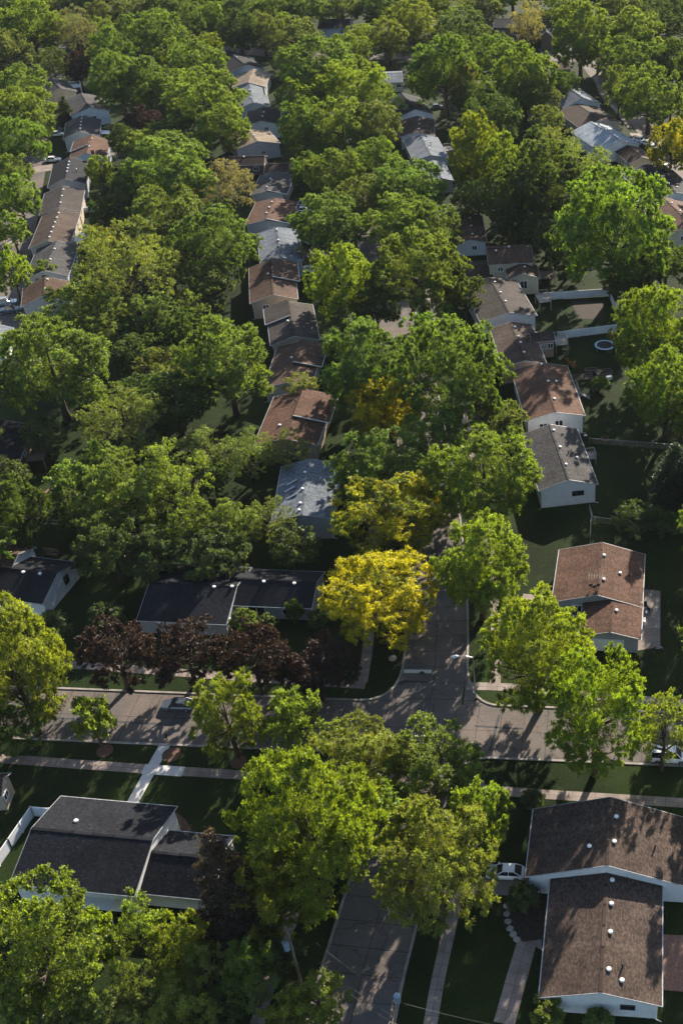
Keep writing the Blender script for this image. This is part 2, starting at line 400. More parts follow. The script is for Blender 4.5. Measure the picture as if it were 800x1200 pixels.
# kerbs round the four corners of the crossing, with corner fillets of road
E0 = offset(street_c, -SWD / 2); E1 = offset(street_c, SWD / 2)
def trim(line, lo=None, hi=None):
    return [p for p in line if (lo is None or p.y > lo) and (hi is None or p.y < hi)]
def kerb_corner(edge, side_x, north, rad):
    cy = lambda x: cross_y(x) + (CW / 2 if north else -CW / 2)
    e = [p for p in edge if ((p.y > cy(p.x) + rad) if north else (p.y < cy(p.x) - rad))]
    e = [p for p in e if 30 < p.y < 430]
    e.sort(key=lambda p: abs(p.y - cy(p.x)), reverse=True)
    near = e[-1]; corner = Vector((near.x + (e[-1].x - e[-2].x) / max(1e-6, (e[-1] - e[-2]).length) * rad, 0)); corner.y = cy(corner.x)
    end = Vector((corner.x + side_x * rad, cy(corner.x + side_x * rad)))
    arc = [near * (1 - t) ** 2 + corner * 2 * t * (1 - t) + end * t * t for t in [k / 10 for k in range(11)]]
    run = [Vector((end.x + side_x * d, cy(end.x + side_x * d))) for d in range(3, 160, 4)]
    m = MB(); m.face([(p.x, p.y, .014) for p in ([corner] + (arc if (side_x > 0) == north else arc[::-1]))], None)
    if m.f:
        tag(m.build('road_corner', ASPH), kind='structure')
    line = e[:-1] + arc + run
    sgn = 1 if (side_x > 0) else -1
    # kerb lies outside the road
    wdt = .32
    nrm = normals(line); m = MB(); out = []
    for p, nn in zip(line, nrm):
        q1 = p + nn * wdt; q2 = p - nn * wdt
        ref = Vector((corner.x + side_x * 20, corner.y + (20 if north else -20)))
        out.append(q1 if (q1 - ref).length < (q2 - ref).length else q2)
    # decide a consistent side from the corner arc
    k = len(e) - 1 + 5
    flip = 1 if ((line[k] + nrm[k] * .3) - ref).length < ((line[k] - nrm[k] * .3) - ref).length else -1
    out = [p + nn * wdt * flip for p, nn in zip(line, nrm)]
    for i in range(len(line) - 1):
        a, b, c, d = line[i], out[i], out[i + 1], line[i + 1]
        m.face([(*a, .13), (*b, .13), (*c, .13), (*d, .13)]); m.face([(*a, 0), (*a, .13), (*d, .13), (*d, 0)]); m.face([(*b, .13), (*b, 0), (*c, 0), (*c, .13)])
    tag(m.build('kerb', KERBM), kind='structure')
kerb_corner(E0, -1, True, 6.0); kerb_corner(E1, 1, True, 5.0); kerb_corner(E0, -1, False, 6.0); kerb_corner(E1, 1, False, 5.0)

# pavements
def inrange(line, lo, hi): return [p for p in line if lo <= p.y <= hi]
def walk(pts, wd=1.5, z=.028, mat=CONC, name='pavement'): return ribbon(name, pts, wd, z, mat, .026)
walk(inrange(offset(street_c, -10.0), 30, 97)); walk(inrange(offset(street_c, -10.2), 112, 420))
walk(inrange(offset(street_c, 8.5), 30, 97.5)); walk(inrange(offset(street_c, 8.9), 109, 420))
def pwalk(*pp, **k): return walk(smooth_line(W2(*pp), 3), **k)
pwalk((-160, 878), (0, 889), (155, 900), (310, 910), (410, 916), z=.032)
pwalk((562, 925), (640, 931), (800, 941), (980, 954), z=.032)
pwalk((-60, 766), (60, 777), (100, 780), (300, 795), (428, 803), z=.032)
pwalk((546, 804), (606, 806), (700, 816), (850, 828), (980, 838), z=.032)
walk(W2((194, 872), (186, 886), (157, 938), (148, 956)), 1.5, .036, CONC_NEW, 'front_path')
walk(W2((168, 901), (215, 904.5)), 1.6, .040, CONC_NEW, 'front_path')
walk(W2((612, 699), (648, 702)), 1.3, .036, CONC, 'front_path')
walk(W2((590, 1200), (604, 1150), (617, 1104), (634, 1103)), 2.3, .036, CONC, 'front_path')
def slab(name, pp, z, mat, z0=0.0):
    m = MB(); m.poly_prism([P(x, y).xy for x, y in pp], z0, z)
    return tag(m.build(name, mat), kind='structure')
slab('driveway', [(478, 1024), (625, 1030), (626, 1050), (476, 1046)], .030, CONC)
slab('patio', [(750, 690), (773, 693), (773, 758), (728, 766), (722, 752), (750, 750)], .06, CONC)
slab('patio', [(772, 1095), (830, 1098), (830, 1165), (775, 1160)], .05, BRICKPAVE)
slab('patio', [(68, 563), (64, 588), (40, 588)], .05, BRICKPAVE)
slab('driveway', [(737, 156), (768, 157), (768, 166), (745, 170)], .05, CONC)
slab('driveway', [(338, 293), (404, 293), (404, 302), (338, 302)], .05, CONC)
slab('driveway', [(630, 57), (690, 57), (688, 72), (640, 72)], .05, ASPH)
slab('driveway', [(22, 243), (48, 240), (48, 248), (22, 252)], .05, CONC)
slab('driveway', [(5, 283), (30, 278), (32, 284), (5, 290)], .05, CONC)
slab('driveway', [(40, 196), (62, 192), (60, 200), (40, 203)], .05, CONC)
slab('driveway', [(20, 352), (50, 352), (40, 385), (-10, 385), (-10, 352)], .05, ASPH)
walk(smooth_line(W2((697, 90), (702, 105), (708, 115), (722, 130), (738, 150)), 2), 1.4, .05, CONC, 'footpath')
slab('soil_patch', [(668, 352), (708, 353), (706, 374), (678, 374)], .02, SOIL)
# stop line
slab('stop_line', [(472.5, 784.5), (505.5, 784.8), (505.3, 788.8), (472, 788.6)], .0105, PAINT)
PATCH = plain('road_patch_tar', (.045, .050, .056), .9, .3, .7)
for q in ([(470, 797), (500, 798), (500, 800), (470, 799.5)], [(556, 850), (612, 853), (612, 855), (556, 852)], [(583, 838), (586, 838), (575, 880), (572, 880)], [(60, 840), (190, 848), (190, 850), (60, 842)]):
    slab('road_patch', q, .0125, PATCH)
def disc_poly(c, r, n=24, sy=1.0): return [(c.x + r * math.cos(2 * math.pi * k / n), c.y + sy * r * math.sin(2 * math.pi * k / n)) for k in range(n)]
for q, r in (((123, 880), 1.1), ((201, 884.5), 1.25), ((280, 893), 1.1)):
    m = MB(); m.poly_prism(disc_poly(P(*q), r), 0, .05); tag(m.build('mulch_ring', MULCH), kind='structure')
slab('mulch_bed', [(186, 953), (208, 953), (219, 962), (226, 978), (222, 1000), (180, 1000)], .05, MULCH)
slab('mulch_bed', [(594, 1058), (640, 1050), (640, 1100), (612, 1104), (600, 1090)], .04, SOIL)

# ---------------------------------------------------------------- houses
HOUSES = []      # (px, py, nick) landmarks for the labels of trees
def roof_uv_face(m, pts, udir, sdir, o):
    m.face(pts, [((Vector(p) - o).dot(udir), (Vector(p) - o).dot(sdir)) for p in pts])
def gable(root, x0, x1, y0, y1, ze, rise, axis, roof, wall, oh=.4, fascia=TRIM, under=True, asym=0.0):
    """gable block; ridge along local y (axis 'y') or x. x0..y1 is the roof outline."""
    if axis == 'y': T = lambda x, y, z: Vector((x, y, z)); a0, a1, b0, b1 = x0, x1, y0, y1
    else: T = lambda x, y, z: Vector((y, x, z)); a0, a1, b0, b1 = y0, y1, x0, x1
    mid = (a0 + a1) / 2 + asym; zr = ze + rise; th = .16
    m = MB()
    for s, ae in ((-1, a0), (1, a1)):
        sl = Vector((ae - mid, 0, ze - zr)).normalized()
        nrm = Vector((-sl.z * (1 if ae > mid else -1), 0, abs(sl.x)))
        top = [(mid, b0, zr), (ae, b0, ze), (ae, b1, ze), (mid, b1, zr)]
        bot = [(x, y, z - th) for x, y, z in top]
        pt = [T(*q) for q in top]; pb = [T(*q) for q in bot]
        o = T(mid, b0, zr); ud = T(0, 1, 0); sdv = T(sl.x, 0, sl.z)
        order = pt if ((s < 0) == (axis == 'y')) else pt[::-1]
        roof_uv_face(m, order, ud, sdv, o)
        m.face((pb[::-1] if order is pt else pb))
        for i, j in ((0, 1), (1, 2), (2, 3)):
            m.face([pt[i], pb[i], pb[j], pt[j]])
    m.build('roof', roof, root)
    rc = MB()
    for s in (-1, 1):
        e = a0 if s < 0 else a1; dzr = rise / abs(e - mid)
        rc.bar(T(mid + s * .09, b0 + .01, zr + .025 - .09 * dzr), T(mid + s * .09, b1 - .01, zr + .025 - .09 * dzr), .2, .035)
    rc.build('ridge_cap', roof, root)
    # white rake boards and gutters, a few mm proud of the roof edge
    f = MB()
    for b, sg in ((b0, -1), (b1, 1)):
        for ae in (a0, a1):
            f.bar(T(mid, b + sg * .035, zr - .07), T(ae, b + sg * .035, ze - .07), .05, .15)
    for ae, sg in ((a0, -1), (a1, 1)):
        f.bar(T(ae + sg * .06, b0 - .06, ze - .10), T(ae + sg * .07, b1 + .06, ze - .10), .11, .11)
    f.build('gutter_trim', fascia, root)
    # walls
    wa0, wa1, wb0, wb1 = a0 + oh, a1 - oh, b0 + oh * .6, b1 - oh * .6
    slope0 = rise / max(.1, mid - a0); slope1 = rise / max(.1, a1 - mid)
    zl = ze + slope0 * oh - th - .02; zrr = ze + slope1 * oh - th - .02; zm = zr - th - .02
    m = MB()
    ends = []
    for b in (wb0, wb1):
        ends.append([T(wa0, b, 0), T(wa1, b, 0), T(wa1, b, zrr), T(mid, b, zm), T(wa0, b, zl)])
    fl = axis == 'x'
    m.face(ends[0] if not fl else ends[0][::-1]); m.face(ends[1][::-1] if not fl else ends[1])
    A, B = ends
    for i, j in ((0, 4), (2, 1)):
        q = [A[i], A[j], B[j], B[i]]
        m.face(q if not fl else q[::-1])
    m.build('wall', wall, root)
    return dict(wa0=wa0, wa1=wa1, wb0=wb0, wb1=wb1, T=T, mid=mid, zr=zr, ze=ze, a0=a0, a1=a1, b0=b0, b1=b1, axis=axis)

def window(root, blk, side, t, z, w_=1.2, h_=1.1, frame=WHITE, door=False, mat=None):
    T = blk['T']; d = .05
    if side in ('near', 'far'):
        b = blk['wb0'] - d / 2 if side == 'near' else blk['wb1'] + d / 2
        c = blk['wa0'] + t * (blk['wa1'] - blk['wa0']); P_ = lambda u, v, o: T(c + u, b + (-o if side == 'near' else o), z + v)
    else:
        a = blk['wa1'] + d / 2 if side == 'right' else blk['wa0'] - d / 2
        c = blk['wb0'] + t * (blk['wb1'] - blk['wb0']); P_ = lambda u, v, o: T(a + (o if side == 'right' else -o), c + u, z + v)
    f = MB(); fw = .12
    for q0, q1 in (((-w_ / 2, 0), (w_ / 2, 0)), ((-w_ / 2, h_), (w_ / 2, h_)), ((0, 0), (0, h_))) if not door else (((-w_ / 2, h_), (w_ / 2, h_)),):
        f.bar(P_(*q0, 0.01), P_(*q1, 0.01), .11)
    for u in (-w_ / 2, w_ / 2): f.bar(P_(u, -.05, 0.012), P_(u, h_ + .05, 0.012), .11)
    if door:
        p = MB(); p.face([P_(-w_ / 2, 0, 0), P_(w_ / 2, 0, 0), P_(w_ / 2, h_, 0), P_(-w_ / 2, h_, 0)])
        fo = p.build('door', mat or WHITE, root); f.build('door_frame', frame, fo)
        kb = MB(); kb.box(P_(w_ * .36, h_ * .48, .04), (.08, .08, .08)); kb.build('handle', STEEL, fo)
    else:
        fo = f.build('window', frame, root)
        p = MB(); p.face([P_(-w_ / 2, 0, 0), P_(w_ / 2, 0, 0), P_(w_ / 2, h_, 0), P_(-w_ / 2, h_, 0)]); p.build('pane', GLASS, fo)

def step(root, blk, side, t0, t1, dz, ext, roof):
    """a raised roof panel over one slope, from t0 to t1 along the ridge, ext metres beyond the eave"""
    T = blk['T']; ae = blk['a1'] if side > 0 else blk['a0']; mid = blk['mid']; sl = (blk['zr'] - blk['ze']) / abs(ae - mid)
    b0 = blk['b0'] + t0 * (blk['b1'] - blk['b0']); b1 = blk['b0'] + t1 * (blk['b1'] - blk['b0'])
    if t0 == 0: b0 -= .12
    if t1 == 1: b1 += .12
    xi, xo = mid + side * .12, ae + side * ext; zi, zo = blk['zr'] - .12 * sl + dz, blk['zr'] - abs(xo - mid) * sl + dz
    top = [T(xi, b0, zi), T(xo, b0, zo), T(xo, b1, zo), T(xi, b1, zi)]; low = [q - Vector((0, 0, dz + .12)) for q in top]; low[1] = top[1] - Vector((0, 0, .22)); low[2] = top[2] - Vector((0, 0, .22))
    m = MB(); o = T(mid, b0, blk['zr']); sdv = (top[1] - top[0]).normalized()
    fc = top if side > 0 else top[::-1]
    roof_uv_face(m, fc, T(0, 1, 0), sdv, o)
    for i in range(4): m.face([top[i], low[i], low[(i + 1) % 4], top[(i + 1) % 4]] if side > 0 else [top[(i + 1) % 4], low[(i + 1) % 4], low[i], top[i]])
    m.build('roof_step', ROOF[roof], root)
    f = MB(); f.bar(T(xi, b0 - .04, zi - .10), T(xo, b0 - .04, zo - .10), .06, .2); f.bar(T(xo + side * .06, b0, zo - .1), T(xo + side * .06, b1, zo - .1), .1, .1)
    f.build('gutter_trim', WHITE, root)

def vent(root, blk, t, off, kind='box', mat=WHITE):
    """roof vent at fraction t along the ridge, off metres to the right of it"""
    T = blk['T']; half = (blk['a1'] - blk['mid']) if off > 0 else (blk['mid'] - blk['a0'])
    z = blk['zr'] - abs(off) / half * (blk['zr'] - blk['ze']); a = blk['mid'] + off; b = blk['b0'] + t * (blk['b1'] - blk['b0'])
    c = T(a, b, z); m = MB()
    if kind == 'box':
        m.tube([c + Vector((0, 0, -.1)), c + Vector((0, 0, .16))], .16, 8); m.tube([c + Vector((0, 0, .16)), c + Vector((0, 0, .3))], [.30, .22], 8)
        m.build('roof_vent', mat, root)
    elif kind == 'pipe':
        m.tube([c + Vector((0, 0, -.1)), c + Vector((0, 0, .75))], .10, 8); m.build('vent_pipe', DARKM, root)
    elif kind == 'flue':
        m.tube([c + Vector((0, 0, -.1)), c + Vector((0, 0, .9))], .13, 8); m.tube([c + Vector((0, 0, .92)), c + Vector((0, 0, 1.1))], [.25, .12], 8); m.build('flue', STEEL, root)
    elif kind == 'chimney':
        m.box(c + Vector((0, 0, -.2)), (.9, .7, 2.6)); m.box(c + Vector((0, 0, 1.14)), (1.02, .82, .12)); m.build('chimney', BRICK, root)

def house(nick, label, blocks, roof, wall, group, wins=(), vents=(), auto=True, rot=None, steps=()):
    """blocks: (near-left, near-right, (far side, far corner), eave height, apex or rise, axis[, roof, wall]) in survey pixels"""
    nl, nr, (fs, fc), ze, ap, axis = blocks[0][:6]
    a, b = P(*nl, ze), P(*nr, ze); f = P(*fc, ze) - (a if fs == 'L' else b)
    across = (b - a).xy; v1 = across.normalized(); v2 = Vector((f.y, -f.x)).normalized()
    d = (v1 + v2).normalized() if rot is None else Vector((math.cos(rot), math.sin(rot)))
    rz = math.atan2(d.y, d.x); cen = (a + b) / 2 + f / 2
    root = empty('house', (cen.x, cen.y, 0), rz, label, 'house', group)
    ex, ey = Vector((d.x, d.y, 0)), Vector((-d.y, d.x, 0))
    loc = lambda v: Vector(((v - cen).dot(ex), (v - cen).dot(ey), 0))
    out = []
    for bl in blocks:
        nl, nr, (fs, fc), ze, ap, axis = bl[:6]
        rf = ROOF[bl[6]] if len(bl) > 6 and bl[6] else ROOF[roof]; wl = WALL[bl[7]] if len(bl) > 7 and bl[7] else WALL[wall]
        A, B, C = loc(P(*nl, ze)), loc(P(*nr, ze)), loc(P(*fc, ze))
        x0, x1, y0, y1 = A.x, B.x, (A.y + B.y) / 2, C.y
        rise = ap
        if not isinstance(ap, (int, float)):
            mid = Vector(((x0 + x1) / 2, y0, 0)); wm = cen + ex * mid.x + ey * mid.y
            lo, hi = ze + .2, ze + 6
            for _ in range(30):
                zz = (lo + hi) / 2
                if proj((wm.x, wm.y, zz))[1] > ap[1]: lo = zz
                else: hi = zz
            half = (x1 - x0) / 2; rise = min(max(lo - ze, half * .24), half * .55)
        k = gable(root, x0, x1, y0, y1, ze, rise, axis, rf, wl); out.append(k)
    print('HOUSE %-28s rz %5.1f  ' % (nick, math.degrees(rz)) + ' | '.join('w%.1f l%.1f ze%.1f rise%.2f' % (k['a1'] - k['a0'], k['b1'] - k['b0'], k['ze'], k['zr'] - k['ze']) for k in out))
    for wv in wins: window(root, out[wv[0]], *wv[1:])
    for q in steps: step(root, out[0], *q, roof)
    if auto:
        k = out[0]; zt = k['ze'] - 1.9
        for t in (.2, .5, .8):
            window(root, k, 'right' , t, zt, 1.3, 1.1)
            if t != .5: window(root, k, 'left', t, zt, 1.5, 1.2)
        window(root, k, 'left', .5, .12, 1.0, 2.05, WHITE, True, WALL['dark'])
        window(root, k, 'far', .3, zt)
        for sx in (-1, 1):
            xa = k['a0'] if sx < 0 else k['a1']; xw = k['wa0'] if sx < 0 else k['wa1']; yb = k['wb0']; dm = MB(); T = k['T']
            dm.tube([T(xa, k['b0'] + .12, k['ze'] - .16), T(xw - sx * .22, yb - .07, k['ze'] - .5), T(xw - sx * .22, yb - .07, .12), T(xw + sx * .5, yb - .35, .06)], .045, 6); dm.build('downspout', WHITE, root)
        if not wins and k['axis'] == 'y': window(root, k, 'near', .62, zt, 1.2, 1.1)
    for v in vents: vent(root, out[v[0]], *v[1:])
    px, py, _ = proj((cen.x, cen.y, 4)); HOUSES.append((px, py, nick))
    return root, out

V3 = lambda b=0, o=.7: [(b, .2, o), (b, .5, o), (b, .8, o), (b, .35, o + 1.6, 'pipe')]
G1, G2, G3, G4, G5 = 'houses along the near crossing street', 'houses right of the main street', 'houses in the middle row', 'houses in the left row', 'houses along the curving street'

# near right: wide brown house of two blocks
A, Ab = house('the big brown-roofed house', 'big house with speckled brown gable roofs at the lower right, white gable to the front',
    [((631, 1169), (775, 1179), ('L', (645, 1024)), 3.0, (702, 1163), 'y'),
     ((615.4, 1026), (806, 1041), ('L', (622.8, 948)), 3.4, (710.5, 1014), 'y')], 'gbrown', 'white', G1,
    [(0, 'near', .74, 1.5, 1.5, .8, BLACK)], [(0, .18, .75), (0, .47, .75), (0, .70, .72), (0, .90, .7), (0, .12, 2.2), (0, .22, 2.2, 'pipe'), (0, .92, 2.4, 'pipe'),
     (1, .35, .7), (1, .72, .8), (1, .3, -2.2), (1, .42, 5.5, 'pipe')])
for x in (-1, 1):
    m = MB(); k = Ab[0]; xx = (k['a0'] + .5) if x < 0 else (k['a1'] - .5)
    m.tube([(xx, k['b0'] + .05, k['ze'] - .2), (xx + .7 * -x, k['b0'] + .17, k['ze'] - .35), (xx + .75 * -x, k['b0'] + .17, .1)], .05, 6); m.build('downspout', WHITE, A)
B, Bb = house('the rust-roofed house', 'house with an L-shaped rust brown roof and pale garage front, paved patio at its right',
    [((646, 705), (752, 712), ('L', (654, 644)), 3.0, (701, 697), 'y'),
     ((678, 744), (750.5, 750), ('L', (679, 702)), 3.0, (714, 741), 'y')], 'redbrown', 'grey', G1,
    [(0, 'near', .27, .4, 1.8, 2.0)], [(0, .75, .5), (0, .3, .8), (0, .5, 3.2), (0, .5, 4.6, 'pipe'), (1, .6, .7)])
window(B, Bb[1], 'near', .42, .02, 5.4, 2.3, WHITE, True, WHITE)
C, Cb = house('the white gabled house', 'white house with charcoal gable roof carrying three round white vents',
    [((631, 575), (700, 567), ('L', (612, 509)), 4.0, (664.7, 562), 'y')], 'dgrey', 'white', G2,
    [(0, 'near', .68, 1.9, 2.0, .9, BLACK)], [(0, .26, .5), (0, .57, .5), (0, .88, .4), (0, .48, 1.7, 'pipe'), (0, .42, 3.0)])
D, Db = house('the red-brown roofed house', 'white house under a red-brown roof with a rear deck at its right',
    [((616, 494), (685, 486), ('L', (603.5, 434)), 4.0, (641, 485), 'y')], 'redbrown', 'white', G2,
    [(0, 'near', .28, 1.6, 1.5, 1.3, WHITE), (0, 'near', .56, 2.0, 1.5, 1.3, WHITE)], [(0, .25, .6), (0, .6, .5), (0, .62, 2.2), (0, .95, .3)])
E_, Eb = house('the peach-walled house', 'peach house with grey-brown roof and a gabled side wing with two white windows',
    [((588, 429), (640.5, 427), ('R', (611, 381)), 4.0, (614.5, 423), 'y'),
     ((622, 401), (650, 398.5), ('R', (647, 388.5)), 4.2, 1.1, 'x')], 'gbrown', 'peach', G2,
    [(1, 'left', .5, 1.9, 1.2, 1.1)], [(0, .2, .5), (0, .45, .5), (0, .6, .5), (0, .85, .5), (0, .5, 2.0, 'pipe')])
for t in (.55, .85): window(E_, Eb[1], 'left', t, 2.2, 1.1, 1.1)
F_, Fb = house('the grey-roofed house by the white fence', 'white house with mottled grey-brown gable roof where the white fence begins',
    [((563, 378), (629, 369.5), ('R', (604, 328.5)), 4.2, (597, 366), 'y')], 'taupe', 'white', G2,
    [(0, 'near', .5, 2.2, 1.2, .9), (0, 'near', .62, 2.2, 1.2, .9)], [(0, .3, .6), (0, .55, .6), (0, .75, 1.6, 'pipe'), (0, .85, .6)])
G_, Gb = house('the two-level brown house', 'two-level house with crossed dark brown roofs and cream walls',
    [((594, 327), (632.5, 327), ('R', (624, 311)), 4.0, (612, 320), 'y'),
     ((572, 311), (625, 307), ('R', (618.5, 286)), 5.6, 1.7, 'x')], 'brown', 'yellow', G2,
    [(0, 'near', .5, 1.5, 1.6, 1.9), (1, 'left', .25, 3.6)], [(0, .5, .6), (1, .5, .5), (1, .2, -1.0)])
H_, Hb = house('the shaded brown house', 'brown-roofed house half hidden in shade behind the two-level house',
    [((532, 285), (570.5, 285), ('R', (554, 253)), 3.4, (549, 281), 'y')], 'brown', 'white', G2, (), V3())
gar = house('the low brown garage', 'low brown garage roof beside the two-level house under trees',
    [((545, 327), (577, 325), ('R', (572, 305)), 2.7, 1.0, 'x')], 'dbrown', 'dark', G2, auto=False)
house('the black-roofed white house', 'white house with near-black gable roof at the far end of the main street',
    [((466, 139), (507, 132.5), ('R', (500, 113)), 4.0, (486, 128), 'y')], 'char', 'white', G2, (), [(0, .5, .6)])
house('the dark brown-roofed far house', 'far house with plain dark brown roof wedged between two paler ones',
    [((468, 160), (509, 159.5), ('R', (505, 140)), 4.0, (489, 155), 'y')], 'dbrown', 'white', G2, (), V3())
house('the pale grey-roofed far house', 'far house with pale weathered grey roof and small side deck',
    [((484, 188), (525.5, 185), ('R', (508, 161)), 4.0, (502.5, 182), 'y'),
     ((503, 213), (532, 212.5), ('R', (524, 190)), 3.4, 1.0, 'y')], 'bgrey', 'grey', G2, (), [(0, .3, .5), (0, .7, .6), (0, .5, 1.6, 'flue'), (1, .5, .5)])
house('the small grey far house', 'small grey-roofed house behind the black-roofed white house',
    [((449, 97), (472, 96), ('R', (471, 83)), 3.4, 1.3, 'x')], 'bgrey', 'grey', G2)
# curving street
house('the hip-grey far house', 'pale grey-roofed white house at the bend of the footpath',
    [((661, 128), (703, 121), ('R', (686, 103)), 4.0, (683, 114), 'y')], 'bgrey', 'white', G5, (), V3(), True)
house('the dark brown-roofed bend house', 'house with dark brown roof directly in front of the pale grey one',
    [((680, 151), (726, 143), ('R', (704, 124)), 3.6, (700, 141), 'y')], 'dbrown', 'beige', G5, (), [(0, .5, .6)])
house('the pale blue-roofed house', 'house with pale blue-grey roof dotted with dark vents beside a driveway',
    [((704, 178), (748, 168), ('R', (722, 146)), 4.0, (727, 164), 'y')], 'lblue', 'white', G5, (), [(0, .3, .6, 'pipe'), (0, .5, .6, 'pipe'), (0, .4, 1.6, 'pipe'), (0, .12, 1.0, 'flue')])
house('the low brown far roof', 'low brown roof lit on one edge below the pale blue one',
    [((737, 192), (766, 187), ('R', (750, 169)), 3.0, (752, 184), 'y')], 'brown', 'beige', G5)
house('the navy-roofed house', 'house with broad dark navy roof cut by the right edge of the photo',
    [((760, 236), (822, 230), ('R', (780, 197)), 4.0, (781, 228.5), 'y')], 'char', 'white', G5, (), [(0, .3, .6), (0, .2, 2.2), (0, .7, .6)])
house('the cream-walled brown house', 'brown-roofed house with cream wall at the right edge behind the huge tree',
    [((782, 276), (838, 268), ('R', (806, 236)), 3.6, 1.9, 'y')], 'redbrown', 'yellow', G5, [(0, 'near', .32, 1.5, 1.4, 1.3)], V3())
house('the little brown outbuilding', 'little brown-roofed brick outbuilding behind the pale grey house',
    [((652, 81), (668.5, 81), ('R', (668, 72)), 3.0, 1.2, 'x')], 'brown', 'brick', G5)
U, Ub = house('the dark two-storey house', 'dark two-storey house with white gable ends at the top of the photo',
    [((578, 31), (646, 33), ('R', (642, 23)), 6.0, 1.8, 'x'),
     ((632, 44), (647, 42), ('R', (644, 30)), 5.2, 2.0, 'y')], 'char', 'dark', G5, [(0, 'left', .15, 3.2, 1.6, 1.4), (0, 'left', .35, 1.0, 1.4, 2.2)], auto=False)
house('the slate-roofed far house', 'long slate-roofed house among the trees along the top edge',
    [((372, 33), (408, 34), ('R', (408, 22)), 4.0, 1.8, 'x')], 'char', 'blue', G5)
house('the hidden slate house', 'slate roof just showing between trees right of the long slate roof',
    [((432, 29), (452, 29), ('R', (452, 20)), 4.0, 1.6, 'x')], 'char', 'blue', G5)

# middle row, near to far
m14, b14 = house('the silver-roofed grey house', 'grey house with silver-grey roof carrying two columns of vents',
    [((318, 611), (391, 609), ('R', (392.5, 543)), 4.2, (353, 603), 'y')], 'bgrey', 'grey', G3,
    [(0, 'near', .42, 1.6, .9, 1.2)], [(0, .75, -.5), (0, .45, -.5), (0, .2, -.5), (0, .08, -.5)])
for t, o in ((.62, -2.6), (.5, -2.8), (.36, -2.2)):
    k = b14[0]; z = k['zr'] - abs(o) / ((k['a1'] - k['a0']) / 2) * (k['zr'] - k['ze']); y = k['b0'] + t * (k['b1'] - k['b0'])
    m = MB(); m.bar((k['mid'] + o - .9, y - .3, z - .25), (k['mid'] + o + .9, y + .3, z + .45), .35, .22); m.build('roof_duct', STEEL, m14)
house('the front brown stepped house', 'stepped brown-roofed house just behind the silver-grey roof',
    [((299, 517), (370.5, 526), ('R', (368, 465)), 3.4, (334, 516), 'y')], 'redbrown', 'beige', G3, (), [(0, .3, -2.0), (0, .75, -.6, 'pipe')], steps=[(1, .43, 1, .5, .9)])
house('the second stepped brown house', 'second stepped brown house from the silver-grey roof, pale bush at its front',
    [((309, 452), (364, 456), ('R', (361, 406)), 3.4, (330, 449), 'y')], 'brown', 'grey', G3, (), [(0, .6, -.6), (0, .3, -1.4, 'pipe')], steps=[(1, .46, 1, .5, 1.0)])
house('the grey-brown stepped house', 'grey-brown stepped house with its left half dropped behind a tan gable',
    [((317, 405), (374.5, 398), ('R', (366, 357)), 3.8, (346, 394), 'y')], 'taupe', 'beige', G3, (), [(0, .15, -.6, 'pipe'), (0, .3, -.6, 'pipe'), (0, .45, -.8)], steps=[(-1, .55, 1, .45, .5)])
house('the tan-gabled brown house', 'brown stepped house showing a tan gable with a white-framed window',
    [((293, 356), (349, 350), ('R', (346, 309)), 4.0, (321, 345), 'y')], 'brown', 'beige', G3, [(0, 'near', .3, 1.8, 1.3, 1.4)], [(0, .6, -.8), (0, .7, -2.2, 'pipe')], steps=[(1, .46, 1, .5, .8)])
house('the blue-grey roofed house', 'house with wide blue-grey roof faded pinkish on the right, bins beside',
    [((305, 310), (355.5, 304.5), ('R', (350, 269)), 4.2, (331, 302), 'y')], 'bgrey', 'blue', G3, (), [(0, .9, -.1), (0, .55, -.1), (0, .35, -.1)])
house('the russet stepped house', 'russet brown stepped house opposite the two parked white cars',
    [((288, 261), (337, 265.5), ('R', (330, 237)), 4.0, (312, 260), 'y')], 'redbrown', 'grey', G3, (), [(0, .3, -.6), (0, .55, -.6), (0, .8, -.6)], steps=[(1, 0, .58, .45, .9)])
house('the ash-grey stepped house', 'ash-grey stepped house behind the russet one',
    [((294, 227), (332, 230), ('R', (326, 205)), 4.0, (308, 225), 'y')], 'dgrey', 'grey', G3, (), [(0, .2, -.4), (0, .6, -.4)], steps=[(1, 0, .52, .45, .8)])
house('the long dark brown house', 'long dark brown roof set across the row with a lower wing at its right',
    [((261, 193), (309, 194), ('R', (308, 183)), 3.2, 1.4, 'x'), ((309, 203), (337.5, 202), ('R', (336, 190)), 2.8, 1.0, 'x', 'dbrown')], 'dbrown', 'dark', G3, (), [(0, .5, -.4)])
house('the tan-roofed house', 'tan mottled roof over pale grey wall in the upper middle row',
    [((277, 176), (328, 167), ('R', (320, 152)), 4.2, (300, 167), 'y')], 'tan', 'grey', G3, [(0, 'near', .6, 1.5)], [(0, .4, .3)])
house('the slate-dark house', 'slate-dark roof with white gable in the upper middle row',
    [((286, 147), (327.5, 146), ('R', (325, 129)), 4.2, (311, 142), 'y')], 'char', 'white', G3, (), [(0, .6, .4), (0, .3, .2)])
house('the light blue far house', 'light blue-grey stepped roofs in the upper middle row',
    [((279, 127), (316, 124), ('R', (313, 112)), 4.2, (294, 120), 'y'),
     ((281, 113), (309, 112), ('R', (306, 102)), 4.0, 1.3, 'y')], 'bgrey', 'blue', G3, (), [(0, .5, -.4), (1, .3, -.4)])
house('the sandy far house', 'sandy roof lit on its right slope near the far street',
    [((272, 102), (310.5, 102.5), ('R', (309, 86)), 4.0, 1.7, 'y')], 'tan', 'grey', G3)
house('the last charcoal house', 'last house of the middle row, broad charcoal roof with blue-white gable by the far street',
    [((268, 88), (309, 80), ('R', (300, 62)), 4.2, (291, 76), 'y')], 'char', 'blue', G3, (), [(0, .5, .4)])

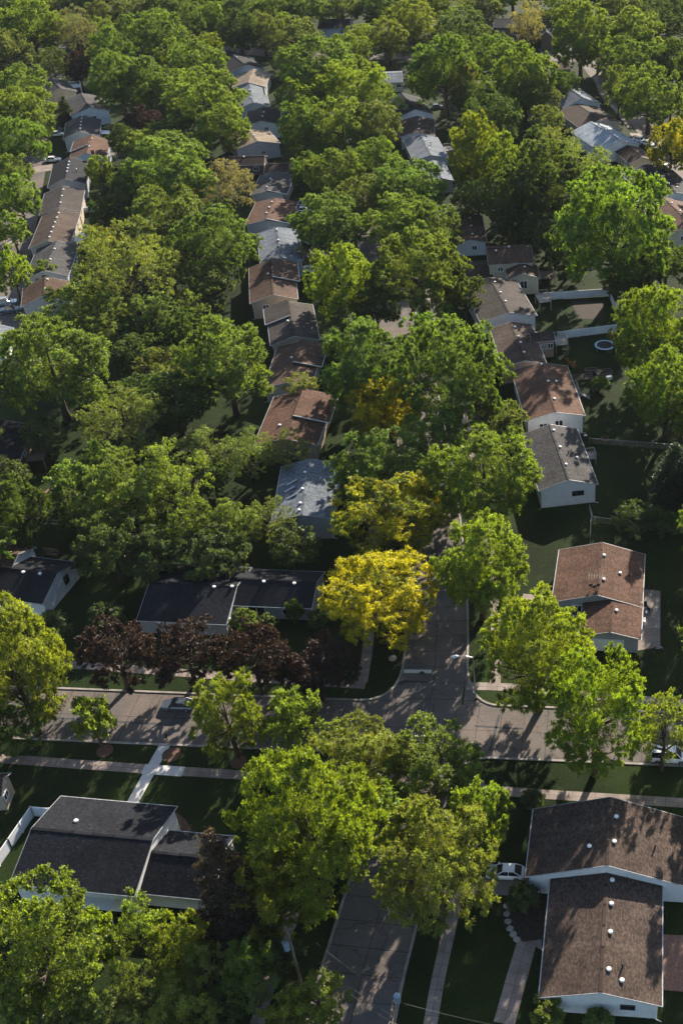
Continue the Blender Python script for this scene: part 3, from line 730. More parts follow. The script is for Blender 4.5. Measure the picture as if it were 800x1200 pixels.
# left row, near to far
house('the brown stepped left house', 'dark brown stepped roof at the left edge above the dark driveway',
    [((25, 360), (84, 351), ('L', (30, 337)), 3.8, (57, 346), 'y')], 'brown', 'grey', G4, (), [(0, .35, .3), (0, .85, .5)])
house('the charcoal left house', 'charcoal roof with bright white eaves in the left row',
    [((29, 326), (80, 324), ('R', (83, 288)), 3.6, (51, 317), 'y')], 'dgrey', 'grey', G4, (), [(0, .7, .4), (0, .35, .4)])
house('the brown left house with white deck', 'grey-brown left row house with white deck and stairs at its right',
    [((34, 291), (81.5, 287.5), ('R', (92.5, 250)), 4.0, (57.5, 282), 'y')], 'gbrown', 'beige', G4, [(0, 'near', .65, 2.2)], [(0, x, .2) for x in (.1, .25, .4, .55, .7, .85)])
house('the brown house beside the trailer', 'grey-brown left row house beside a covered trailer',
    [((46, 252.5), (95, 247.5), ('R', (100.5, 222)), 4.0, (69, 243), 'y')], 'taupe', 'beige', G4, (), [(0, .2, .3), (0, .5, .3), (0, .8, .3)])
house('the navy left house', 'left row house with navy grey roof and white rake boards',
    [((56, 220), (101, 215.5), ('R', (107, 190)), 4.0, (77.5, 209), 'y')], 'char', 'grey', G4, (), [(0, x, .2) for x in (.3, .45, .6, .75)] + [(0, .4, 2.4, 'flue')])
H4, b4 = house('the orange-brown left house', 'left row house with orange-brown roof and dark brick chimney',
    [((81, 187.5), (124.6, 184.5), ('R', (129.5, 164)), 4.2, (100, 179), 'y')], 'redbrown', 'blue', G4, [(0, 'near', .78, 2.0, 1.5, 1.6)], [(0, .6, -.3), (0, .35, .3), (0, .8, .3)], steps=[(-1, .42, 1, .45, .3)])
k = b4[0]; m = MB(); xx = k['mid'] + 1.9; m.box((xx, k['wb0'] - .38, 3.3), (.95, .7, 6.6)); m.box((xx, k['wb0'] - .38, 6.66), (1.05, .8, .14)); m.build('chimney', BRICK, H4)
house('the dark-roofed left house', 'left row house with dark roof, a line of white vents and a white awning',
    [((74, 163.5), (117, 159.5), ('R', (119.5, 140)), 4.0, (94.5, 154), 'y')], 'dgrey', 'grey', G4, (), [(0, x, .1) for x in (.15, .35, .55, .75, .92)])
house('the white-walled left house', 'left row house with slate roof over a bright white gable',
    [((84, 136), (129, 129), ('R', (122.5, 112)), 4.2, (105, 126), 'y')], 'dgrey', 'white', G4, [(0, 'near', .56, 2.0, 1.4, 1.1)])
house('the farthest beige left house', 'farthest left row house, beige gable and white deck railing behind',
    [((55, 113), (90, 106.5), ('R', (84, 94)), 4.4, (70, 103), 'y')], 'dgrey', 'beige', G4, [(0, 'near', .58, 2.2, 1.0, 1.0)])

# along the near crossing street, left half
Wd, Wb = house('the long charcoal house', 'long low charcoal-roofed house behind four dark purple trees',
    [((160, 727), (265, 731.5), ('L', (196, 661)), 2.8, 1.9, 'x'),
     ((262, 708), (365, 713.5), ('R', (375, 670)), 2.8, 1.75, 'x')], 'char', 'grey', G1,
    [(1, 'left', .35, .3, 2.6, 2.1), (1, 'left', .75, 1.0, 2.4, 1.1), (0, 'left', .35, .9, 1.8, 1.2), (0, 'left', .55, .9, 1.8, 1.2), (0, 'far', .1, 1.0)],
    [(0, .75, -.5), (0, .95, -.3), (1, .4, -.5), (1, .75, -.6)], auto=False)
L1, Lb = house('the white-gabled left corner house', 'dark-roofed house with white end gable and shuttered window at the left edge',
    [((-34, 697), (50.5, 707.5), ('R', (92, 659)), 2.9, 1.9, 'x'),
     ((-60, 672), (9, 678), ('R', (33, 640)), 3.8, 1.9, 'x', 'brown')], 'char', 'white', G1, [(0, 'far', .68, 1.4, 1.1, 1.5, BLACK)], [(0, .78, -.5), (0, .55, -.6)], auto=False)
S1, Sb = house('the charcoal split house', 'split-level charcoal-roofed house at the lower left beside the short white vinyl fence',
    [((11, 1036), (158, 1049), ('L', (72.5, 933)), 4.2, 1.9, 'x'),
     ((150, 1045), (244, 1054), ('R', (252, 978)), 3.0, 1.75, 'x')], 'char', 'white', G1, [(0, 'far', .75, 2.4, 1.1, .9), (0, 'far', .55, 2.4, 1.1, .9)], [(0, .3, 1.9)], auto=False)
house('the edge house', 'house cut by the left edge with an orange-brown roof corner and white downspout',
    [((-90, 934), (0, 938), ('R', (7, 906)), 3.2, 1.2, 'x')], 'redbrown', 'beige', G1)
house('the dark deck house', 'dark-roofed house at the left edge with a fenced raised deck',
    [((-58, 555), (18, 553), ('R', (27, 499)), 3.4, 1.8, 'y')], 'char', 'dark', G4, (), [(0, .55, -1.0), (0, .5, -1.2)])
house('the pale corner roof', 'pale blue-grey roof corner poking in at the left edge',
    [((-45, 418), (6, 413), ('R', (15, 384)), 3.4, 1.8, 'y')], 'bgrey', 'white', G4)

# ---------------------------------------------------------------- trees
def leaf_cloud(pos, nrm, size, rng):
    """rhombic leaf faces at pos, facing nrm"""
    n = len(pos)
    t = rng.normal(size=(n, 3)); t -= (t * nrm).sum(1)[:, None] * nrm; t /= np.linalg.norm(t, axis=1)[:, None] + 1e-9
    bt = np.cross(nrm, t); L = size * rng.uniform(.65, 1.35, n)[:, None]; Wd = L * .62
    v = np.empty((n, 4, 3)); v[:, 0] = pos - t * L * .5; v[:, 1] = pos + bt * Wd * .5; v[:, 2] = pos + t * L * .5; v[:, 3] = pos - bt * Wd * .5
    return v
def cloud_mesh(name, v, tint=None):
    n = len(v); me = bpy.data.meshes.new(name)
    me.vertices.add(n * 4); me.vertices.foreach_set('co', v.reshape(-1).astype(np.float32))
    me.loops.add(n * 4); me.loops.foreach_set('vertex_index', np.arange(n * 4, dtype=np.int32))
    me.polygons.add(n); me.polygons.foreach_set('loop_start', np.arange(0, n * 4, 4, dtype=np.int32)); me.polygons.foreach_set('loop_total', np.full(n, 4, dtype=np.int32))
    me.update(calc_edges=True); me.materials.append(LEAF)
    at = me.attributes.new('tint', 'FLOAT', 'FACE'); at.data.foreach_set('value', (np.ones(n) if tint is None else tint).astype(np.float32)); return me
def unit(a): return a / (np.linalg.norm(a, axis=-1, keepdims=True) + 1e-9)
def crown_mesh(seed, R, style):
    """a crown of several limb masses, each a shell of leafy sprays; gaps stay open between them"""
    rng = np.random.default_rng(seed); Rz = R * .85; airy = style == 'airy'
    vk = seed % 3; nm = int((rng.integers(12, 15) + R * 2.6) * (1.35, 1.1, .9)[vk])
    # limb masses spread by a golden-angle spiral with jitter, kept to the upper two thirds
    i = np.arange(nm); zz = 1 - (i + .5) / nm * 1.80; az = i * 2.39996 + rng.uniform(0, 6.28) + rng.normal(size=nm) * .35
    zz = np.clip(zz + rng.normal(size=nm) * .10, -.85, 1); hr = np.sqrt(np.maximum(.02, 1 - zz ** 2))
    d = np.stack([np.cos(az) * hr, np.sin(az) * hr, zz], 1)
    mr = R * rng.uniform(.17, .36, nm) * (.85 if airy else 1.0) * (.82, 1.0, 1.15)[vk]    # radius of a mass
    mc = d * (R * rng.uniform(.86, 1.08, nm) - mr * .9)[:, None] * np.array([1, 1, .85])
    P_, T_ = [], []
    def spray(c, axis, ln, k, tint):
        tw = max(5, int(k / 14)); axis = unit(axis)
        td = unit(rng.normal(size=(tw, 3)) * .48 + axis * .9); tl = ln * rng.uniform(.45, 1.25, tw)
        j = rng.integers(0, tw, k); t = rng.uniform(.1, 1, k) ** .75
        p = c + td[j] * (tl[j] * t)[:, None] * np.array([1, 1, .75]) + rng.normal(size=(k, 3)) * (.035 * ln + .045)
        p[:, 2] -= .06 * ln * t ** 2
        P_.append(p); T_.append(np.full(k, tint) * rng.uniform(.85, 1.15, k))
    for c, r in zip(mc, mr):
        ns = int((4.4 if airy else 5.0) * r ** 1.6 + 5); mt = rng.uniform(.82, 1.18)
        q = unit(rng.normal(size=(ns, 3)) + unit(c + np.array([0, 0, .5 * R])) * .55)
        for v in q:
            rr = r * rng.uniform(.35, .88); ln = rng.uniform(.55, 1.15) * (.42 + .16 * r)
            spray(c + v * rr * np.array([1, 1, .8]), v * .55 + unit(c)* .45 + np.array([0, 0, .45]), ln, int((110 if airy else 270) * (ln / .8) ** 1.6) + 8, mt * rng.uniform(.8, 1.2))
    # sprays along the limbs inside the crown
    for c, r in zip(mc, mr):
        for t in (.35, .6):
            spray(c * t + rng.normal(size=3) * R * .06, c, .22 * R + .3, int((18 if airy else 40) * R) + 6, .85)
    p = np.concatenate(P_); tint = np.concatenate(T_)
    nr = unit(rng.normal(size=p.shape) + unit(p + np.array([0, 0, R * .4])) * .4 + np.array([0, 0, .2]))
    return cloud_mesh('crown_mesh', leaf_cloud(p, nr, .155 if airy else .165, rng), tint)
def conifer_mesh(seed, R, Hh):
    rng = np.random.default_rng(seed); tot = []; nl = int(Hh / .55)
    for i in range(nl):
        f = i / nl; z = Hh * f - Hh / 2; r = R * (1 - f) ** .55 * rng.uniform(.85, 1.1)
        nb = max(6, int(15 * (1 - f) + 5))
        for b in range(nb):
            a = rng.uniform(0, 6.28); ln = r * rng.uniform(.75, 1.1); k = int(95 * ln / 1.5) + 30
            t = rng.uniform(.1, 1, k) ** .6
            p = np.stack([np.cos(a) * ln * t, np.sin(a) * ln * t, z - .22 * ln * t + .1 * ln * t ** 2], 1) + rng.normal(size=(k, 3)) * (.13 + .10 * (1 - t))[:, None]
            tot.append(p)
    p = np.concatenate(tot); nr = unit(rng.normal(size=p.shape) + np.array([0, 0, .8]))
    return cloud_mesh('conifer_mesh', leaf_cloud(p, nr, .20, rng))
def trunk_mesh(seed, R, H0):
    """unit trunk: ground to crown, with limbs; H0 = height of the crown's centre"""
    rng = random.Random(seed); m = MB(); r0 = .05 * R + .06
    top = H0 + R * .35
    pts = [(0, 0, -.15), (0, 0, H0 * .25), (rng.uniform(-.2, .2), rng.uniform(-.2, .2), H0 * .6), (rng.uniform(-.4, .4), rng.uniform(-.4, .4), top)]
    m.tube(pts, [r0 * 1.35, r0, r0 * .75, r0 * .15], 8)
    for k in range(9):
        a = k * 2.4 + rng.uniform(-.4, .4); h = H0 * rng.uniform(.42, .85); ln = R * rng.uniform(.55, .88)
        e = (math.cos(a) * ln, math.sin(a) * ln, h + ln * rng.uniform(.35, .75)); mid = (e[0] * .45, e[1] * .45, h + (e[2] - h) * .35)
        m.tube([(0, 0, h), mid, e], [r0 * .5, r0 * .3, r0 * .06], 6)
        for j in range(3):
            b = a + rng.uniform(-.9, .9); l2 = ln * .45
            m.tube([mid, (mid[0] + math.cos(b) * l2, mid[1] + math.sin(b) * l2, mid[2] + l2 * rng.uniform(.3, .8))], [r0 * .22, r0 * .04], 5)
    me = m.mesh('trunk_mesh'); me.materials.append(BARK); me.polygons.foreach_set('use_smooth', [True] * len(me.polygons)); return me

SIZES = (1.3, 2.4, 3.8, 5.6, 8.0)
CROWNS = {}
def get_crown(R, style, pick):
    s = min(SIZES, key=lambda q: abs(math.log(q / R)))
    nv = 4 if style == 'full' else 2
    key = (s, style, pick % nv)
    if key not in CROWNS:
        sd = int(s * 10) * 30 + 7 * (pick % nv) + (1000 if style == 'airy' else 0)
        CROWNS[key] = (crown_mesh(sd, s, style), trunk_mesh(sd, s, 1.2 + .08 * s + .85 * s), s, 1.2 + .08 * s + .85 * s)
    return CROWNS[key]
CONES = {}
TCOL = dict(g=(.118, .168, .034), b=(.158, .195, .026), y=(.37, .31, .008), d=(.066, .098, .026), p=(.026, .012, .012), o=(.138, .170, .046), l=(.125, .158, .054), c=(.026, .042, .018), n=(.044, .034, .022), k=(.165, .155, .09), v=(.30, .265, .008), q=(.165, .205, .038))
CWORD = dict(g='green', b='bright yellow-green', y='yellow', d='dark green', p='dark purple', o='olive green', l='grey-green', c='blackish green', n='brownish', k='pale pinkish', v='yellow-olive', q='light green')
TREES = []
trng = random.Random(11)
def add_tree(cx, cy, wpx, hpx, kind, label=None, ground=False, name=None):
    """cx, cy, wpx, hpx: the crown's centre and extent in the survey; gives a tree of real size on the ground"""
    zc = 7.0
    for _ in range(8):
        p = P(cx, cy, zc); x, y, dep = proj(p); s = F / dep
        R = wpx / 2 / s
        dv = (p - Vector((0, 0, CAM_H))); sd = -dv.z / dv.length; cd = math.sqrt(1 - sd * sd)
        Rz = math.sqrt(max(0, (hpx / 2 / s) ** 2 - (R * sd) ** 2)) / cd if hpx else .85 * R
        Rz = min(max(Rz, .80 * R), 1.6 * R)
        zc = (max(.3, .22 * R) if R < 2.2 and ground else 1.1 + .08 * R) + Rz
    TREES.append(dict(cx=cx, cy=cy, p=p, R=R, Rz=Rz, zc=zc, kind=kind, label=label, name=name, dep=dep))
def add_cone(cx, cy, wpx, hpx, kind='c', label=None):
    zc = 5.0
    for _ in range(8):
        p = P(cx, cy, zc); x, y, dep = proj(p); s = F / dep; R = wpx / 2 / s
        dv = (p - Vector((0, 0, CAM_H))); cd = math.sqrt(1 - (dv.z / dv.length) ** 2)
        Hh = max(2 * R, (hpx / s - .5 * R) / cd); zc = Hh / 2 + .4
    TREES.append(dict(cx=cx, cy=cy, p=p, R=R, Rz=Hh / 2, zc=zc, kind=kind, label=label, name='conifer', dep=dep, cone=True))

T = add_tree
# foreground
T(50, 1110, 150, 195, 'g', 'huge leafy green tree filling the lower left corner')
T(104, 1100, 62, 80, 'b', 'bright tree just in front of the white corrugated patio roof')
T(163, 1085, 62, 90, 'o', 'sparse olive tree with bare limbs just right of the corrugated patio roof')
T(214, 1108, 70, 78, 'b', 'small bright yellow-green tree in the middle of the lower left garden')
T(212, 1180, 92, 70, 'b', 'rounded bright tree at the bottom edge, left of the utility pole garden')
T(165, 1150, 70, 80, 'o', 'thin olive tree between the corner tree and the rounded bottom tree')
T(292, 1140, 70, 105, 'g', 'mid green tree under the wires left of the second utility pole')
T(252, 1185, 60, 50, 'd', 'dark shaded tree at the bottom edge between two brighter ones')
T(375, 1172, 72, 64, 'b', 'light green sparse tree leaning over the street at the bottom edge')
T(335, 1192, 60, 40, 'b', 'low light green tree on the bottom edge by the street kerb')
T(362, 978, 168, 262, 'b', 'tallest bright yellow-green tree in the foreground left of the street')
T(422, 893, 130, 98, 'b', 'bright yellow-green tree overlapping the crossing just behind the tallest one')
T(462, 955, 84, 84, 'q', 'airy light tree over the street between the tallest tree and the white car')
T(318, 1050, 100, 120, 'b', 'bright tree between the brown conifer and the street')
T(508, 895, 124, 106, 'g', 'fresh green tree standing at the near right corner of the crossing')
T(510, 1012, 150, 160, 'q', 'airy light green tree overhanging the street in front of the white car')
T(560, 960, 80, 96, 'q', 'airy light tree between the pavement and the big brown roof')
T(266, 838, 88, 104, 'b', 'bright rounded street tree right of the parked dark car')
T(345, 842, 76, 80, 'b', 'second bright street tree from the parked dark car, with a mulch ring')
T(6, 852, 84, 70, 'g', 'low green tree at the left edge on the near verge'); T(108, 843, 46, 56, 'b', 'smallest street tree, standing alone on the near verge of the crossing street')
T(14, 782, 124, 205, 'b', 'tall light green street tree at the left edge above the crossing street')
for i, (x, y, ww, hh) in enumerate(((137, 765, 94, 92), (219, 764, 90, 88), (297, 770, 84, 92), (372, 782, 92, 84))):
    T(x, y, ww, hh, 'p', ['leftmost of four dark purple trees before the long charcoal house', 'second from left of the four dark purple trees', 'third from left of the four dark purple trees', 'rightmost of four dark purple trees, beside the bright yellow tree'][i])
T(446, 700, 140, 118, 'y', 'brilliant yellow tree at the street corner')
T(455, 604, 132, 90, 'v', 'broad yellow-olive tree just behind the brilliant yellow one')
T(500, 585, 44, 34, 'y', 'small yellow crown beside the yellow-olive tree')
T(452, 474, 98, 76, 'y', 'yellow-topped tree beside the front brown stepped house')
T(562, 664, 112, 128, 'b', 'bright tree opposite the brilliant yellow tree, right of the street')
T(630, 765, 132, 150, 'b', 'bright tree in front of the rust-roofed house, nearer the street lamp')
T(698, 835, 128, 160, 'b', 'broad bright tree at the kerb before the garage of the rust-roofed house')
T(778, 855, 72, 110, 'o', 'thin olive tree over the white van at the right edge')
T(566, 558, 138, 128, 'b', 'large bright tree left of the white gabled house')
T(450, 552, 122, 100, 'g', 'green tree between the silver-roofed house and the street')
T(531, 442, 130, 150, 'g', 'large green tree at the street left of the red-brown roofed house')
T(592, 492, 52, 50, 'l', 'small grey-green tree against the red-brown roofed house')
T(425, 432, 112, 120, 'g', 'green tree right of the second stepped brown house')
T(500, 400, 70, 70, 'g'); T(506, 516, 84, 84, 'g', 'green tree over the street between the two large street trees')
T(60, 1175, 100, 70, 'g', 'green tree on the bottom edge under the huge corner tree'); T(130, 1195, 80, 50, 'g', 'shaded green tree on the bottom edge right of the corner'); T(245, 1140, 60, 70, 'o', 'thin olive tree behind the rounded bottom tree')
T(352, 452, 44, 30, 'o', 'pale olive bush growing over the gable between two stepped brown houses', ground=True)
T(60, 430, 132, 125, 'g'); T(92, 372, 110, 84, 'g'); T(150, 315, 126, 125, 'o'); T(178, 370, 60, 62, 'l')
T(120, 282, 46, 26, 'y', 'yellow-flowering crown beside the white deck of the left row')
T(265, 425, 112, 120, 'g', 'full green tree standing alone left of the second stepped brown house')
T(252, 288, 98, 92, 'g'); T(195, 252, 90, 64, 'g'); T(200, 205, 110, 62, 'g'); T(262, 218, 76, 64, 'k', 'pale budding tree left of the ash-grey stepped house')
T(148, 492, 108, 80, 'o'); T(150, 578, 110, 110, 'g'); T(202, 565, 92, 108, 'o'); T(120, 545, 60, 60, 'g')
T(242, 530, 80, 64, 'o'); T(292, 532, 72, 62, 'o'); T(336, 528, 66, 44, 'o'); T(205, 470, 90, 56, 'd'); T(185, 428, 60, 44, 'o', None, True)
T(225, 620, 70, 74, 'g'); T(270, 618, 72, 68, 'g'); T(315, 608, 66, 56, 'o'); T(345, 640, 60, 40, 'd', None, True)
T(130, 640, 90, 90, 'd'); T(180, 650, 80, 70, 'd'); T(95, 600, 60, 60, 'd'); T(250, 650, 80, 40, 'd', None, True)
T(4, 560, 56, 50, 'd', 'dark tree at the left edge hiding the wall of the dark deck house'); T(22, 600, 70, 90, 'd', 'dark green tree before the fenced raised deck at the left edge')
T(322, 1112, 60, 60, 'd', 'dark tree around the second utility pole'); add_cone(266, 1042, 104, 160, 'n', 'tall brown conifer between the charcoal split house and the tallest bright tree')
add_cone(788, 560, 66, 100, 'c', 'dark conifer at the right edge opposite the white gabled house')
T(764, 386, 104, 118, 'b', 'bright tree at the far end of the white vinyl fence'); T(782, 458, 104, 112, 'g'); T(726, 398, 32, 32, 'o', 'small sparse tree leaning over the trampoline')
T(720, 268, 140, 156, 'g', 'huge round green tree standing in the right-hand back gardens')
T(640, 215, 100, 110, 'd'); T(735, 328, 70, 40, 'd'); T(676, 200, 92, 64, 'o'); T(610, 235, 80, 90, 'd'); T(555, 180, 62, 104, 'b'); T(590, 200, 60, 90, 'g'); T(560, 235, 60, 50, 'g')
T(492, 320, 112, 110, 'g'); T(470, 265, 90, 80, 'g'); T(505, 265, 80, 60, 'g'); T(400, 330, 82, 96, 'b', 'bright tree in front of the blue-grey roofed house drive'); T(440, 360, 56, 60, 'd')
T(385, 262, 92, 70, 'g'); T(392, 205, 76, 66, 'g'); T(425, 235, 66, 60, 'l'); T(478, 222, 92, 62, 'g'); T(440, 190, 62, 60, 'g'); T(352, 300, 30, 22, 'k', 'small pinkish blossom tree by the two bins', True)
T(360, 150, 66, 72, 'g'); T(400, 150, 76, 76, 'g'); T(440, 150, 66, 66, 'l'); T(372, 80, 96, 70, 'g'); T(345, 118, 44, 50, 'g'); T(415, 105, 90, 66, 'b'); T(408, 62, 60, 40, 'g')
T(445, 125, 60, 56, 'o'); T(455, 45, 50, 50, 'l'); T(424, 45, 44, 34, 'b'); T(520, 84, 84, 86, 'g'); T(545, 100, 40, 70, 'k'); T(483, 26, 66, 44, 'b'); T(540, 35, 66, 54, 'l')
T(582, 68, 62, 56, 'g'); T(614, 92, 78, 82, 'g'); T(560, 118, 50, 40, 'd'); T(575, 140, 70, 60, 'd'); T(628, 115, 58, 38, 'l'); T(640, 142, 42, 38, 'l'); T(652, 172, 60, 44, 'o')
T(618, 28, 44, 54, 'k', 'pale tree standing in front of the dark two-storey house'); T(680, 42, 76, 84, 'g'); T(742, 40, 78, 60, 'g'); T(735, 72, 72, 56, 'g'); T(760, 112, 80, 76, 'g'); T(785, 75, 50, 60, 'd')
T(725, 105, 40, 56, 'l'); T(787, 172, 60, 68, 'v', 'yellow-topped dark tree at the right edge beside the curving road'); T(770, 25, 60, 40, 'd')
# upper left
T(36, 32, 80, 52, 'b', 'bright yellow-green tree in the upper left corner'); T(88, 36, 54, 54, 'k'); T(12, 60, 50, 50, 'l'); T(62, 76, 46, 40, 'd'); T(92, 80, 34, 40, 'p', 'small dark purple tree behind the farthest beige left house')
T(130, 60, 56, 56, 'g'); T(122, 18, 46, 38, 'l'); T(183, 40, 70, 60, 'g'); T(140, 95, 70, 72, 'g'); T(172, 100, 78, 66, 'g'); T(222, 30, 36, 46, 'd'); T(160, 15, 50, 34, 'l')
T(248, 22, 40, 40, 'g'); T(280, 38, 48, 54, 'd', 'dark tree at the far street behind the last charcoal house'); T(308, 36, 44, 46, 'l'); T(345, 45, 64, 54, 'l'); T(320, 15, 60, 34, 'g'); T(232, 76, 70, 46, 'g'); T(205, 70, 44, 50, 'g')
T(240, 118, 96, 80, 'g'); T(262, 150, 60, 60, 'g'); T(215, 150, 50, 46, 'd'); T(168, 140, 42, 26, 'p', 'small dark purple tree right of the white-walled left house', True); T(170, 172, 50, 44, 'g'); T(195, 180, 70, 40, 'g'); T(145, 165, 40, 40, 'd')
T(25, 100, 64, 46, 'g'); T(28, 128, 70, 48, 'b'); T(22, 165, 66, 60, 'g'); T(45, 150, 40, 40, 'g'); T(14, 200, 50, 40, 'g'); T(22, 232, 50, 66, 'g'); T(14, 270, 40, 44, 'g'); T(14, 318, 46, 60, 'b'); T(52, 318, 32, 22, 'g', None, True)
T(118, 200, 34, 36, 'b', 'small bright tree hiding the corner of the navy left house', True); T(150, 232, 50, 60, 'd'); T(120, 250, 36, 40, 'd'); T(180, 285, 60, 60, 'd'); T(238, 335, 70, 56, 'd'); T(215, 390, 50, 60, 'd'); T(160, 415, 60, 40, 'd')
add_cone(76, 128, 24, 38, 'c', 'small pointed conifer before the white-walled left house')
add_cone(128, 98, 14, 26, 'c', 'slim conifer behind the white-walled left house'); add_cone(704, 12, 12, 22, 'c', 'slim conifer near the top edge at the right')
T(10, 8, 60, 30, 'g'); T(60, 6, 50, 26, 'l'); T(100, 4, 46, 26, 'g'); T(200, 10, 60, 28, 'g'); T(285, 8, 56, 28, 'l'); T(360, 10, 60, 34, 'g'); T(400, 8, 50, 26, 'l'); T(440, 10, 50, 24, 'g'); T(510, 6, 60, 24, 'g')
T(565, 8, 56, 24, 'l'); T(660, 12, 56, 28, 'g'); T(725, 8, 54, 24, 'l'); T(790, 8, 60, 30, 'g'); T(545, 62, 50, 40, 'g'); T(660, 100, 40, 40, 'd'); T(700, 60, 50, 40, 'g')
T(640, 275, 60, 50, 'd'); T(600, 262, 50, 40, 'd'); T(780, 310, 60, 60, 'd'); T(665, 290, 60, 60, 'd'); T(545, 345, 50, 50, 'd')
# beyond the frame, whose shade falls into it
for q in ((850, 620, 110, 120), (862, 740, 120, 130), (842, 520, 90, 110), (880, 470, 120, 110), (870, 370, 110, 110), (860, 200, 90, 80), (850, 100, 80, 70), (860, 905, 110, 120), (-50, 640, 110, 110), (-60, 520, 110, 110), (-50, 250, 70, 70), (-50, 150, 60, 60), (-70, 850, 110, 130), (120, -14, 70, 40), (240, -16, 70, 40), (340, -14, 60, 36), (470, -14, 70, 36), (600, -14, 70, 36), (690, -16, 70, 36), (770, -14, 60, 36), (30, -14, 70, 40)):
    T(*q, 'g')
# shrubs
for q in ((612, 1052, 34, 30, 'd', 'dark rounded shrub beside the stepping stones of the big brown house'), (624, 937, 24, 20, 'd', 'low shrub at the front corner of the big brown house'),
          (286, 728, 34, 22, 'g', 'leafy shrub at the doorway of the long charcoal house'), (313, 730, 22, 18, 'd', 'second shrub right of the doorway of the long charcoal house'),
          (345, 716, 20, 26, 'd', 'upright shrub under the right window of the long charcoal house'), (372, 725, 24, 20, 'd', 'shrub at the right corner of the long charcoal house'),
          (192, 972, 16, 14, 'd', 'dark shrub in the mulch bed of the charcoal split house'), (207, 969, 9, 8, 'b', 'tiny bright plant in the mulch bed of the charcoal split house'),
          (640, 1185, 40, 26, 'b', 'bright shrub at the bottom edge before the big brown house'), (700, 1197, 30, 20, 'g', 'green shrub on the bottom edge under the front gable window'),
          (125, 722, 40, 24, 'd', 'shrub on the dark lawn left of the purple trees'), (60, 735, 44, 26, 'd', 'shrub below the white end gable of the left corner house'),
          (702, 449, 18, 10, 'g', 'weedy shrub row along the raised garden bed'), (740, 606, 50, 16, 'd', 'ivy shrub on the chain-link fence'), (775, 612, 44, 16, 'd', 'second ivy shrub on the chain-link fence at the right edge')):
    T(q[0], q[1], q[2], q[3], q[4], q[5], True, 'shrub')

def build_trees():
    marks = HOUSES + [(450, 700, 'the brilliant yellow tree'), (708, 408, 'the trampoline'), (556, 795, 'the street lamp'), (720, 262, 'the huge garden tree'), (674, 345, 'the white vinyl fence'), (356, 244, 'the two white cars'), (108, 248, 'the covered trailer')]
    used = set()
    for i, t in enumerate(TREES):
        t['id'] = i
        if t['label']: used.add(t['label'])
    inframe = lambda t: -40 < t['cx'] < 840 and -12 < t['cy'] < 1230
    def words(t):
        R = t['R']; size = 'small' if R < 3.4 else 'medium' if R < 6 else 'large' if R < 8.5 else 'very large'
        return size + ' ' + CWORD[t['kind']] + (' conifer' if t.get('cone') else ' tree')
    for t in TREES:
        if t['label'] or not inframe(t): continue
        near = sorted(marks, key=lambda q: math.hypot(q[0] - t['cx'], (q[1] - t['cy']) * 1.4))
        done = False
        for q in near[:4]:
            dx, dy = t['cx'] - q[0], t['cy'] - q[1]
            rel = ('left of' if dx < 0 else 'right of') if abs(dx) > abs(dy) * 1.1 else ('behind' if dy < 0 else 'in front of')
            if math.hypot(dx, dy) < 34: rel = 'close ' + rel if rel in ('behind',) else 'just ' + rel
            lb = '%s %s %s' % (words(t), rel, q[2])
            if lb not in used: done = True; break
        if not done:
            lb = '%s between %s and %s' % (words(t), near[0][2], near[1][2])
            k = 0
            while lb in used:
                k += 1; lb = '%s %s nearest %s' % (['second', 'third', 'fourth', 'fifth'][k - 1], words(t), near[0][2])
        used.add(lb); t['label'] = lb
    for t in TREES:
        if not t['label']: t['label'] = 'tree standing outside the photo beyond its edge'
        R, Rz, p = t['R'], t['Rz'], t['p']; nm = t['name'] or 'tree'
        rz = trng.uniform(0, 6.28)
        c = TCOL[t['kind']]; j = trng.uniform(.86, 1.16); jr = trng.uniform(.9, 1.12)
        colr = (c[0] * j * jr, c[1] * j, c[2] * j * trng.uniform(.8, 1.25), .45 if t['kind'] == 'y' else .66)
        if t.get('cone'):
            root = empty(nm, (p.x, p.y, 0), rz, t['label'], 'conifer', 'conifers')
            key = round(Rz / R, 0)
            if key not in CONES: CONES[key] = (conifer_mesh(int(key * 10), 3.0, 6.0 * key), 6.0 * key)
            me, Hh = CONES[key]
            o = link('crown', me, None, root); o.scale = (R / 3, R / 3, 2 * Rz / Hh); o.location = (0, 0, t['zc']); o.color = colr
            m = MB(); m.tube([(0, 0, -.1), (0, 0, t['zc'] + Rz * .7)], [.07 * R + .08, .03], 8); m.build('trunk', BARK, root)
            continue
        style = 'airy' if t['kind'] in 'ok' and nm == 'tree' else 'full'
        me, tm, s, h0 = get_crown(R, style, t['id'])
        small = nm == 'shrub'
        root = empty(nm, (p.x, p.y, 0), rz, t['label'], 'shrub' if small else 'tree', 'garden shrubs' if small else ('dark purple trees' if t['kind'] == 'p' else 'trees of the neighbourhood'))
        o = link('crown', me, None, root); k = R / s * 1.04
        if t['kind'] in 'yv': o.material_slots[0].link = 'OBJECT'; o.material_slots[0].material = LEAF_Y
        o.scale = (k, k, Rz / (.85 * s)); o.location = (0, 0, t['zc']); o.color = colr
        tr = link('trunk', tm, None, root); tr.scale = (k, k, t['zc'] / h0)
